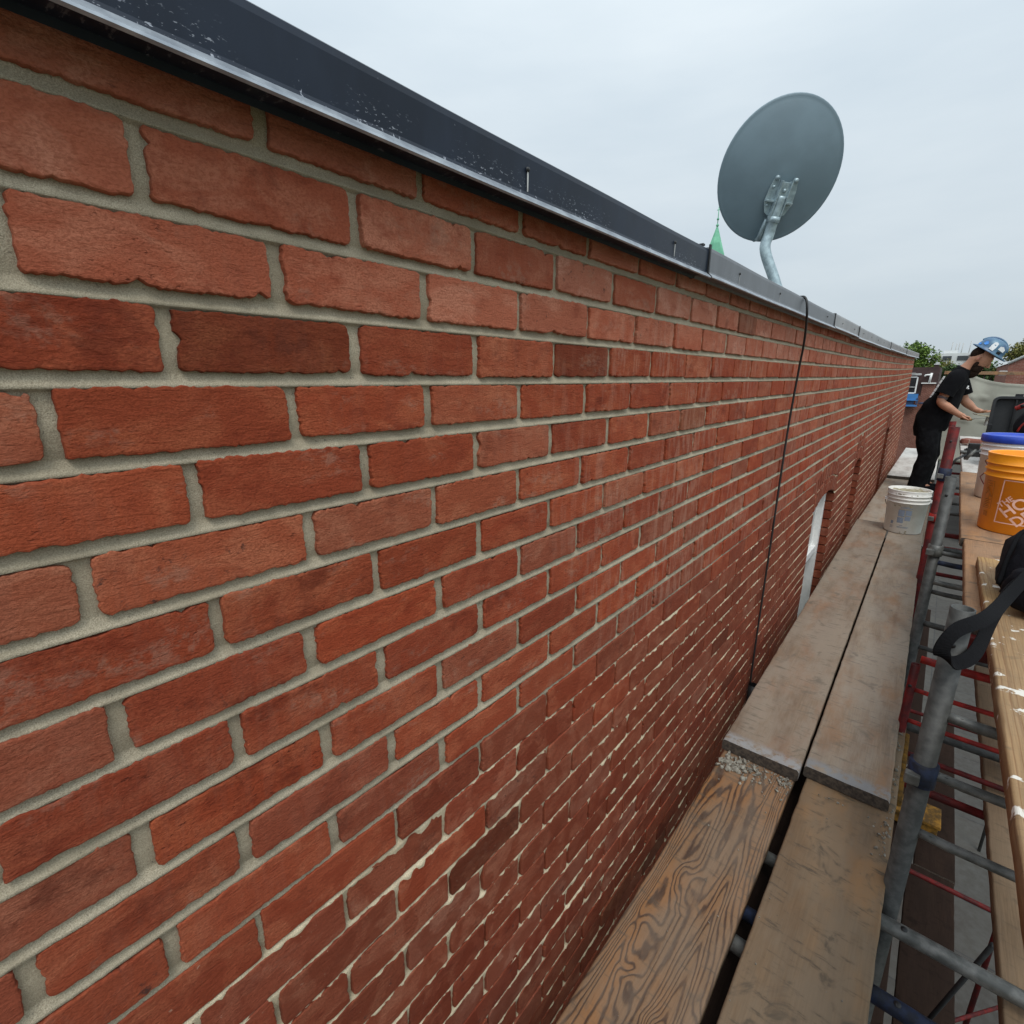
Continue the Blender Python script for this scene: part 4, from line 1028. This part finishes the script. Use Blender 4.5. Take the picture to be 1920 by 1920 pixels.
# right hand closed round a trowel handle: five bent fingers
h = Vector(J['rh'])
for k in range(4):
    b = h + Vector((.018, -.030 + k * .019, .008 - .003 * k)); L = (.9, 1.0, .95, .78)[k]
    chain(ix['rh'], [tuple(b), tuple(b + Vector((.032 * L, 0, -.006))), tuple(b + Vector((.043 * L, .001, -.030 * L))), tuple(b + Vector((.018 * L, .002, -.042 * L)))], [.0105, .0095, .0085, .0075])
chain(ix['rh'], [tuple(h + Vector((-.012, -.034, .004))), tuple(h + Vector((.018, -.046, -.014))), tuple(h + Vector((.042, -.036, -.026)))], [.013, .010, .0085])
# left hand flat, palm up, carrying the hawk
h = Vector(J['lh'])
for k in range(4):
    b = h + Vector((.026, -.032 + k * .021, .002)); L = (.85, 1.0, .95, .75)[k]
    chain(ix['lh'], [tuple(b), tuple(b + Vector((.034 * L, .004 * (k - 1.5), .002))), tuple(b + Vector((.060 * L, .007 * (k - 1.5), .008))), tuple(b + Vector((.078 * L, .008 * (k - 1.5), .016)))], [.0105, .0095, .0085, .007])
chain(ix['lh'], [tuple(h + Vector((.0, -.038, .004))), tuple(h + Vector((.026, -.058, .014))), tuple(h + Vector((.048, -.064, .022)))], [.013, .010, .0085])
body = skin_obj('body', V, E_, RD, 'skin', W, 0, 2)
# the head tilts forward: local frame
up = Vector((.56, 0, .83)).normalized(); fw = Vector((.83, 0, -.56)).normalized(); sd_ = Vector((0, 1, 0))
HR = Matrix((fw, sd_, up)).transposed(); hc = Vector((.712, 7.80, .238))
def hp(f, s_, u): return hc + fw * f + sd_ * s_ + up * u
mb = MB(); mb.ball(hp(.01, 0, .01), (.100, .078, .118), 0, 24, 16, HR)                     # face block
mb.tube([hp(.088, 0, .035), hp(.112, 0, .0), hp(.126, 0, -.028), hp(.100, 0, -.040)], [.010, .012, .016, .012], 0, 12)   # nose
mb.ball(hp(.082, .0, .052), (.024, .058, .012), 0, 16, 8, HR)                            # brow
for s_ in (-1, 1):
    mb.ball(hp(-.012, s_ * .080, -.005), (.020, .010, .032), 0, 14, 10, HR); mb.ball(hp(-.010, s_ * .087, -.005), (.010, .006, .020), 1, 12, 8, HR)
    mb.ball(hp(.084, s_ * .032, .028), (.012, .014, .009), 2, 12, 8, HR); mb.ball(hp(.094, s_ * .032, .028), (.004, .006, .006), 3, 10, 6, HR)
mb.box(hp(.098, 0, -.072), (.014, .045, .010), 1, HR, .004)
part(mb, 'face', ['skin', simple('skin_shade', (.36, .14, .10), .6, 0), 'white_paint', 'hair'], W)
mb = MB(); mb.ball(hp(.044, 0, -.094), (.066, .066, .066), 0, 20, 14, HR); mb.ball(hp(.058, 0, -.140), (.054, .050, .068), 0, 18, 12, HR)
for s_ in (-1, 1): mb.ball(hp(.016, s_ * .062, -.055), (.020, .012, .046), 0, 14, 10, HR)
mb.box(hp(.098, 0, -.058), (.016, .058, .012), 0, HR, .005)
part(mb, 'beard', 'hair', W)
mb = MB(); mb.ball(hp(-.042, 0, .035), (.070, .082, .075), 0, 20, 14, HR); part(mb, 'hair', 'hair', W)
# T-shirt and trousers: lofted cloth with folds
def loft(mb, secs, n=28, fold=.006, sd=0, sub=5, cap0=False):
    """secs: (x, y, z, half depth, half width, tilt) rings joined by a smooth skin"""
    K = []
    for i in range(len(secs) - 1):
        for k in range(sub):
            t = k / sub; t2 = t * t * (3 - 2 * t); t2 = .5 * (t + t2); K.append([p + (q - p) * t2 for p, q in zip(secs[i], secs[i + 1])])
    K.append(list(secs[-1])); V = []; F = []
    for (x, y, z, a_, b_, tl) in K:
        for k in range(n):
            th = 2 * PI * k / n; c, s_ = math.cos(th), math.sin(th)
            c = math.copysign(abs(c) ** .9, c); s_ = math.copysign(abs(s_) ** .9, s_)
            v = Vector((a_ * c * math.cos(tl), b_ * s_, -a_ * c * math.sin(tl))) + Vector((x, y, z))
            q = mnoise.noise(v * 9 + Vector((sd, 0, 0))) + .6 * mnoise.noise(Vector((v.x * 22, v.y * 22, v.z * 10 + sd)))
            V.append(v + (v - Vector((x, y, z))).normalized() * q * fold)
    for i in range(len(K) - 1):
        for k in range(n): F.append((i * n + k, i * n + (k + 1) % n, (i + 1) * n + (k + 1) % n, (i + 1) * n + k))
    mb.add(V, F, 0, True)
mb = MB()
loft(mb, [(.400, 7.80, -.555, .155, .185, .1), (.415, 7.80, -.44, .165, .182, .15), (.462, 7.80, -.30, .160, .178, .3), (.508, 7.80, -.17, .140, .180, .4), (.540, 7.80, -.06, .124, .185, .45), (.566, 7.80, .02, .108, .175, .5), (.592, 7.80, .085, .084, .120, .5), (.612, 7.80, .135, .062, .068, .5)], fold=.016, sd=1)
for (s0, s1, s2, s3) in (((.572, 7.72, .060), (.548, 7.650, .020), (.512, 7.620, -.07), (.478, 7.606, -.155)), ((.588, 7.885, .060), (.578, 7.955, .02), (.612, 7.972, -.06), (.645, 7.988, -.155))):
    P = bez([s0, s1, s2, s3], 6); mb.tube([tuple(p) for p in P], list(np.interp(range(len(P)), [0, 6, 12, len(P) - 1], [.076, .088, .083, .086])), 0, 20, cap=False)
part(mb, 't_shirt', 'shirt', W)
mb = MB()
loft(mb, [(.393, 7.80, -.44, .130, .165, 0), (.393, 7.80, -.55, .145, .178, 0), (.396, 7.80, -.64, .12, .165, 0)], fold=.008, sd=3)
for y, q in ((7.712, 0), (7.888, .02)):
    loft(mb, [(.392 + q, y, -.53, .118, .095, 0), (.410 + q, y, -.70, .108, .095, 0), (.438 + q, y, -.86, .094, .088, 0), (.425 + q, y, -1.02, .090, .086, 0), (.408 + q, y, -1.16, .088, .086, 0), (.405 + q, y, -1.255, .094, .088, 0)], fold=.010, sd=5 + q)
part(mb, 'trousers', 'trousers', W)
for y, x in ((7.70, .40), (7.90, .42)):
    mb = MB(); blob(mb, (x + .055, y, -1.248), (.29, .105, .075), 0, 2.6, 24, 12, .02); blob(mb, (x, y, -1.20), (.11, .10, .12), 0, 2.6, 24, 12, .02); mb.box((x + .055, y, -1.282), (.285, .100, .014), 0, None, .004); part(mb, 'boot', 'bag', W)
# print on the shirt: a bright mark on the chest and letters seen edge-on along the back
mb = MB()
mb.box((.664, 7.745, -.085), (.012, .050, .010), 0, (0, .3, .4)); mb.box((.664, 7.75, -.072), (.012, .012, .034), 0, (0, .3, .4))
part(mb, 'chest_print', 'white_paint', W)
mb = MB()
for k in range(7):
    t_ = k / 6; p = Vector((.340, 7.735, -.235)).lerp(Vector((.438, 7.735, .03)), t_); mb.box(p, (.008, .045, .041), 0, (0, R(20), .3), .002)
part(mb, 'back_print', 'sticker_white', W)
mb = MB(); mb.ball((.469, 7.606, -.185), (.049, .047, .036), 0, 16, 10, Euler((0, .33, 0)).to_matrix()); part(mb, 'tattoo', 'tattoo', W)
# hard hat with brim, ridge and stickers
mb = MB(); hcn = hp(.012, 0, .098)
HB = HR
pr = [(.158, -.016), (.160, -.010), (.128, .004), (.126, .03), (.118, .07), (.098, .104), (.066, .126), (.03, .136), (0, .138)]
nseg = 40; V2 = []; F2 = []
for (r_, z_) in pr:
    for k in range(nseg):
        a = 2 * PI * k / nseg; sx_ = 1.06 + (.10 * max(0, math.cos(a)) if r_ > .13 else 0)
        V2.append(hcn + HB @ Vector((r_ * sx_ * math.cos(a), r_ * .90 * math.sin(a), z_)))
for i in range(len(pr) - 1):
    for k in range(nseg): F2.append((i * nseg + k, i * nseg + (k + 1) % nseg, (i + 1) * nseg + (k + 1) % nseg, (i + 1) * nseg + k))
mb.add(V2, F2, 0, True)
hat = part(mb, 'hard_hat', 'hat', W)
mb = MB(); mb.tube([hcn + HB @ Vector((.128 * 1.06 * math.cos(a), 0, .02 + .122 * math.sin(a))) for a in np.linspace(.35, PI - .35, 14)], .012, 0, 10)
r_ = mb.build('ridge', 'hat', hat)
def stick(pl, m):
    mb = MB(); V = []
    for (a, z) in pl:                               # angle round the shell, height on it
        q = np.interp(z, [.004, .03, .07, .104, .126], [.128, .126, .118, .098, .066]) + .007
        V.append(hcn + HB @ Vector((q * 1.06 * math.cos(a), q * .90 * math.sin(a), z)))
    mb.add(V, [tuple(range(len(V)))]); mb.build('sticker', m, hat)
stick([(-1.75, .012), (-1.45, .010), (-1.42, .05), (-1.45, .09), (-1.62, .098), (-1.78, .088), (-1.79, .05)], 'sticker_white')
stick([(-1.25, .045), (-.75, .04), (-.70, .07), (-.95, .088), (-1.2, .08)], 'sticker_white')
stick([(-1.15, .008), (-.85, .008), (-.85, .032), (-1.15, .032)], 'black_plastic')
stick([(-2.2 + .17 * math.cos(a), .050 + .020 * math.sin(a)) for a in np.linspace(0, 2 * PI, 14)[:-1]], 'sticker_blue')
stick([(-2.75, .01), (-2.5, .01), (-2.5, .03), (-2.75, .03)], 'sticker_blue')
# hawk and trowel in his hands
hk = thing('hawk', 'grey plasterer\'s hawk with mortar on the worker\'s left palm', 'hawk', (.90, 7.93, -.36))
mb = MB(); mb.box((.915, 7.93, -.395), (.27, .25, .008), 0, (0, R(9), .15), .002); part(mb, 'plate', 'wet_mortar', hk)
mb = MB(); mb.tube([(.90, 7.95, -.40), (.895, 7.95, -.50)], .016, 0, 12); part(mb, 'handle', 'trim', hk)
tw = thing('trowel', 'small pointing trowel gripped in the worker\'s right hand', 'trowel', (.74, 7.64, -.42))
mb = MB(); mb.tube([(.66, 7.635, -.412), (.76, 7.64, -.424)], .013, 0, 10); part(mb, 'handle', 'yellow', tw)
mb = MB(); mb.tube([(.75, 7.64, -.424), (.785, 7.642, -.408)], .005, 0, 8); mb.box((.855, 7.645, -.402), (.15, .030, .004), 0, (0, R(-6), .05), .001); part(mb, 'blade', 'galv', tw)
#MARK5
# ------------------------------------------------------------------ ground, street, houses, trees beyond
a = NT('paving', .9, .2); p = a.pos()
n1 = a.noise(p, .6, 4, .6); n2 = a.noise(p, 9, 4, .65)
bt = a.n('ShaderNodeTexBrick'); a.l(p, bt.inputs['Vector']); bt.inputs['Scale'].default_value = 1; bt.inputs['Brick Width'].default_value = 1.5; bt.inputs['Row Height'].default_value = 1.1; bt.inputs['Mortar Size'].default_value = .014; bt.offset = 0
bt.inputs['Color1'].default_value = (.062, .058, .050, 1); bt.inputs['Color2'].default_value = (.046, .043, .038, 1); bt.inputs['Mortar'].default_value = (.03, .03, .03, 1)
a.col(a.mix(a.step(n2, .3, .7, 0, .4), a.mix(a.step(n1, .4, .6, 0, .35), bt.outputs[0], (.04, .033, .03)), (.085, .085, .08))); a.bump(n2, .004)
MAT['paving'] = a.m
MAT['asphalt'] = simple('asphalt', (.07, .07, .07), .9, 0, scale=1.5)
MAT['earth'] = simple('earth', (.10, .11, .06), .95, 0, scale=.2)
MAT['kerb'] = simple('kerb_stone', (.36, .35, .33), .9, 0)
def sheet(name, x0, y0, x1, y1, z, m):
    mb = MB(); mb.add([(x0, y0, z), (x1, y0, z), (x1, y1, z), (x0, y1, z)], [(0, 1, 2, 3)]); return tag(mb.build(name, m), kind='structure')
sheet('ground', -900, -300, 900, 1500, GROUND - .16, 'earth')
sheet('pavement', -8, -30, 3.4, 70, GROUND, 'paving')
sheet('road', 3.55, -60, 11, 160, GROUND - .12, 'asphalt')
mb = MB(); mb.box((3.475, 20, GROUND - .06), (.15, 100, .13), 0, None, .01); tag(mb.build('kerb', 'kerb'), kind='structure')

# neighbouring house with brown mansard, white window and blue bay
nb = thing('neighbour_house', 'neighbouring brick house with brown mansard top and a blue bay, beyond the wall end', 'house', (-1.3, 46, GROUND))
mb = MB(); mb.box((-4.2, 49, (-1.0 + GROUND) / 2), (8.4, 8, -1.0 - GROUND)); mb.box((-.62, 45.06, -.62), (.70, .14, .85)); part(mb, 'brick_wall', 'far_brick', nb)
mb = MB(); mb.box((-4.2, 49, -.06), (8.0, 7.9, 1.88)); mb.box((-.42, 45.4, .05), (.25, .5, 1.95)); part(mb, 'mansard', 'mansard', nb)
mb = MB(); mb.box((-.42, 45.4, 1.06), (.34, .6, .07), 0, None, .02); mb.box((-.42, 45.4, 1.14), (.22, .4, .10), 0, None, .05); part(mb, 'post_cap', 'trim', nb)
mb = MB(); mb.box((-1.55, 44.72, -.50), (.58, .10, 1.16), 0); part(mb, 'bay_window_back', 'mansard', nb)
mb = MB()
for x in (-1.80, -1.28): mb.box((x, 44.62, -.30), (.075, .08, 1.06))
for z, q in ((.24, .07), (-.82, .08), (-.42, .03)): mb.box((-1.54, 44.62, z), (.45, .08, q))
wf = part(mb, 'window', 'white_paint', nb)
mb = MB(); mb.box((-1.54, 44.65, -.30), (.46, .04, 1.02)); mb.build('pane', 'glass', wf)
mb = MB(); mb.box((-1.58, 44.60, .41), (.92, .2, .12), 0, None, .02); mb.box((-1.58, 44.56, .48), (.30, .2, .05), 0, None, .02); part(mb, 'cornice', 'trim', nb)
mb = MB(); mb.box((-1.52, 44.66, -1.08), (.88, .36, .40)); mb.box((-1.52, 44.62, -1.30), (.94, .40, .05)); mb.box((-1.52, 44.64, -1.66), (.96, .42, .12)); part(mb, 'bay', 'bay_blue', nb)
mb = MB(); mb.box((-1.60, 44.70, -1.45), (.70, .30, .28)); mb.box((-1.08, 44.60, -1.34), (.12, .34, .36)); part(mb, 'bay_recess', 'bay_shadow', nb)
mb = MB(); mb.box((-.66, 45.0, -.17), (.80, .3, .07), 0, None, .02); mb.tube([(-.95, 44.9, .27), (-.90, 44.9, .36), (-.80, 44.9, .38), (-.62, 44.9, .38)], .055, 0, 10); mb.tube([(-.60, 44.9, .50), (-.64, 44.9, -.14)], .065, 0, 10); part(mb, 'downpipe', 'white_paint', nb)
mb = MB(); mb.tube([(-.95, 44.3, -1.48), (-.3, 44.2, -1.44)], .05, 0, 10); part(mb, 'rail', 'bay_shadow', nb)

# brick house at the right edge with a pale verge
hb = thing('gable_house', 'plain red brick gable with a pale roof edge at the right margin', 'house', (6.5, 36, GROUND))
mb = MB(); mb.add([(2.50, 35, GROUND), (11, 35, GROUND), (11, 35, 1.0), (5.5, 35, 2.6), (2.62, 35, .86), (2.50, 35, .80), (2.50, 44, GROUND), (11, 44, GROUND), (11, 44, 1.0), (5.5, 44, 2.6), (2.62, 44, .86), (2.50, 44, .80)], [(0, 1, 2, 3, 4, 5), (6, 11, 10, 9, 8, 7), (0, 5, 11, 6), (1, 7, 8, 2)]); part(mb, 'wall', 'house_brick', hb)
mb = MB()
for (p, q) in (((2.45, 34.95, .80), (5.5, 34.95, 2.68)), ((5.5, 34.95, 2.68), (11.1, 34.95, 1.0))):
    mb.tube([p, q], .06, 0, 6)
mb.add([(2.45, 34.95, .80), (5.5, 34.95, 2.68), (5.5, 44.1, 2.68), (2.45, 44.1, .80), (11.1, 34.95, 1.0), (11.1, 44.1, 1.0)], [(0, 1, 2, 3), (1, 4, 5, 2)]); mb.box((2.35, 34.9, .36), (.30, .2, .22), 0, None, .03); part(mb, 'roof', 'trim', hb)

# pale block with roof masts far away
pb = thing('apartment_block', 'distant pale apartment block with thin masts on its roof', 'building', (.2, 104, GROUND))
mb = MB(); mb.box((.25, 105, (3.9 + GROUND) / 2), (3.6, 9, 3.9 - GROUND)); mb.box((-.3, 104, 4.1), (1.6, 5, .5)); part(mb, 'wall', 'pale_wall', pb)
mb = MB(); mb.box((2.5, 104, (3.6 + GROUND) / 2), (1.5, 9.4, 3.6 - GROUND)); part(mb, 'dark_wing', 'far_dark', pb)
for z in (3.2, 1.9, .6):
    for (x0, x1) in ((-1.1, -.1), (.55, 1.7)):
        mb = MB(); mb.box(((x0 + x1) / 2, 100.46, z), (x1 - x0, .1, .62)); part(mb, 'window', 'glass', pb)
for x, hgt in ((-.35, 1.5), (.12, 1.25), (.45, 1.4), (.85, 1.3), (1.7, 1.6), (2.6, 1.2), (3.0, 1.1)):
    mb = MB(); mb.tube([(x, 103, 3.8), (x + .05, 103, 4.1 + hgt)], .06, 0, 6); part(mb, 'mast', 'trim', pb)

# church spire far to the left, over the roofs
ch = thing('church_spire', 'green copper church spire with a thin finial behind the coping', 'church', (-28.85, 80, GROUND))
mb = MB(); mb.lathe([(1.75, 16.5), (1.6, 16.9), (.12, 21.4), (0, 21.5)], (-28.85, 80, 0), 0, 8); o = part(mb, 'spire_roof', 'copper', ch, smooth=False)
mb = MB(); mb.tube([(-28.85, 80, 21.3), (-28.85, 80, 24.0)], .06, 0, 8); mb.ball((-28.85, 80, 22.4), .17, 0, 10, 8); mb.ball((-28.85, 80, 21.6), .2, 0, 10, 8); mb.box((-28.85, 80, 23.6), (.5, .08, .08)); part(mb, 'finial', 'copper', ch)
mb = MB(); mb.box((-28.85, 80, (GROUND + 16.5) / 2), (3.4, 3.4, 16.5 - GROUND)); part(mb, 'tower', 'house_brick', ch)

# grey tarpaulin and wooden rail closing the scaffold behind the worker
mb = MB(); V = []; F = []; nx, nz_ = 70, 34
def ztop(x): return np.interp(x, [.50, .62, .72, .86, 1.0, 1.15, 1.4, 1.8, 2.4], [.10, .125, .10, .035, -.012, -.042, -.062, -.055, -.05])
for i in range(nx + 1):
    x = .50 + 1.9 * i / nx
    for k in range(nz_ + 1):
        z = -1.3 + (float(ztop(x)) + 1.3) * k / nz_
        f = mnoise.noise(Vector((x * 2.2, z * 1.5, 2))) * .07 + mnoise.noise(Vector((x * 7, z * 3, 6))) * .02 + .03 * math.sin(x * 5)
        for zs in (-.265, -.62): f -= .028 * math.exp(-((z - zs + .03 * (x - 1)) / .012) ** 2)
        if k == nz_: f -= .02
        V.append((x, 11.0 + f, z))
for i in range(nx):
    for k in range(nz_): q = i * (nz_ + 1) + k; F.append((q, q + nz_ + 1, q + nz_ + 2, q + 1))
mb.add(V, F, 0, True); tp = mb.build('tarp', 'cloth'); sm = tp.modifiers.new('thick', 'SOLIDIFY'); sm.thickness = .006
tag(tp, 'grey tarpaulin with sagging top edge hung across the scaffold behind the worker', 'tarp')
mb = MB(); mb.box((1.5, 11.2, .105), (2.2, .045, .05), 0, (0, R(1.2), 0), .004); tag(mb.build('rail', W_bench), 'wooden guard rail above the grey tarpaulin', 'rail')
for x, lab in ((.56, 'grey upright holding the tarpaulin on the side of the worker'), (2.35, 'grey upright holding the street side end of the tarpaulin')):
    mb = MB(); mb.tube([(x, 11.3, GROUND), (x, 11.3, .5 if x > 1 else .06)], .024, 0, 12); tag(mb.build('post', 'galv_dark'), lab, 'post')

# trees: tapered trunk, limbs, crown of small leaf faces gathered in clumps
def leaf_mat(name, c1, c2):
    a = NT(name, .7, .3); s_ = a.attr('Tint').outputs['Fac']
    a.col(a.mix(s_, c1, c2)); a.b.inputs['Subsurface Weight'].default_value = 0; return a.m
LM = [leaf_mat('leaf_green', (.035, .075, .012), (.17, .26, .045)), leaf_mat('leaf_dark', (.022, .05, .014), (.08, .13, .035)), leaf_mat('leaf_yellow', (.07, .085, .02), (.24, .22, .06))]
def tree(label, x, y, top, rad, hgt, mat, seed, n=2600, leaf=.22, group='trees behind the houses'):
    rt_ = random.Random(seed); t = thing('tree', label, 'tree', (x, y, GROUND), group=group)
    mb = MB(); zc = top - hgt / 2; zt_ = GROUND
    mb.tube([(x, y, zt_), (x + .1, y, (zt_ + zc) / 2), (x, y, zc + hgt * .2)], [.30, .22, .07], 0, 10)
    cl = []
    for k in range(34):
        a, b, r_ = rt_.uniform(0, 2 * PI), rt_.uniform(-.75, 1), rt_.uniform(.35, .92); e = math.sqrt(1 - min(1, b * b))
        c = Vector((x + rad * r_ * math.cos(a) * e, y + rad * r_ * math.sin(a) * e, zc + hgt / 2 * b * (r_ * .6 + .35))); cl.append((c, rt_.uniform(.20, .42) * rad))
        if k % 4 == 0: mb.tube([(x, y, zc - hgt * .25), ((c.x + x) / 2, (c.y + y) / 2, (c.z + zc) / 2 - .1), tuple(c)], [.10, .06, .02], 0, 6)
    part(mb, 'trunk', 'mansard', t)
    V = []; F = []; T = []
    for i in range(n):
        c, q = cl[rt_.randrange(len(cl))]; d = Vector((rt_.gauss(0, 1), rt_.gauss(0, 1), rt_.gauss(0, .8))); d = d.normalized() * q * rt_.random() ** .45
        p = c + d - Vector((x, y, GROUND)); s_ = leaf * rt_.uniform(.5, 1.2); e = Euler((rt_.uniform(-1, 1), rt_.uniform(-1, 1), rt_.uniform(0, 6))).to_matrix(); b = len(V)
        V += [p + e @ Vector(u) * s_ for u in ((-.5, 0, 0), (0, -.28, .05), (.5, 0, 0), (0, .28, .05))]; F.append((b, b + 1, b + 2, b + 3)); T += [rt_.random()] * 4
    me = bpy.data.meshes.new('crown'); me.from_pydata([tuple(v) for v in V], [], F); me.materials.append(LM[mat])
    at = me.attributes.new('Tint', 'FLOAT', 'POINT'); at.data.foreach_set('value', T)
    o = bpy.data.objects.new('crown', me); COL.objects.link(o); o.parent = t
tree('bushy green tree just beyond the end of the brick wall', -2.6, 60, 3.75, 2.0, 5.6, 0, 1, 5200, .26)
tree('low yellow green tree between the wall end and the worker', -.95, 66, 2.6, 1.6, 4.6, 2, 2, 3800, .24)
tree('dark tree directly behind the worker\'s shoulders', .15, 62, 1.5, 1.5, 4.2, 1, 3, 3600, .24)
tree('dark tree seen under the brim of the hard hat', 2.9, 70, 1.75, 2.2, 4.8, 1, 4, 4200, .28)
tree('yellowing tree at the right margin above the brick gable', 5.3, 68, 3.9, 2.2, 5.0, 2, 5, 4600, .28)
tree('green tree beside the yellowing one, left of the brick gable', 3.9, 80, 2.2, 2.2, 4.8, 0, 6, 3800, .28)
# far treeline that reads as one mass
mb = MB(); V = []; F = []; rt_ = random.Random(5)
for i in range(9000):
    a = rt_.uniform(-1.15, 1.0); d = rt_.uniform(130, 190); x, y = d * math.sin(a), d * math.cos(a); hh = 9.6 + 1.2 * mnoise.noise(Vector((a * 9, 0, 1))) + .8 * mnoise.noise(Vector((a * 40, 3, 1)))
    z = GROUND + hh * rt_.random() ** .5; b = len(V); e = Euler((rt_.uniform(-1, 1), rt_.uniform(-1, 1), rt_.uniform(0, 6))).to_matrix(); s_ = rt_.uniform(.9, 2.2)
    V += [Vector((x, y, z)) + e @ Vector(u) * s_ for u in ((-.5, 0, 0), (0, -.3, .1), (.5, 0, 0), (0, .3, .1))]; F.append((b, b + 1, b + 2, b + 3))
me = bpy.data.meshes.new('treeline'); me.from_pydata([tuple(v) for v in V], [], F); me.materials.append(LM[1])
at = me.attributes.new('Tint', 'FLOAT', 'POINT'); at.data.foreach_set('value', [v for q in range(len(F)) for v in [rt_.random()] * 4])
tl = bpy.data.objects.new('treeline', me); COL.objects.link(tl); tag(tl, 'far belt of trees along the horizon', 'trees', kind='stuff')
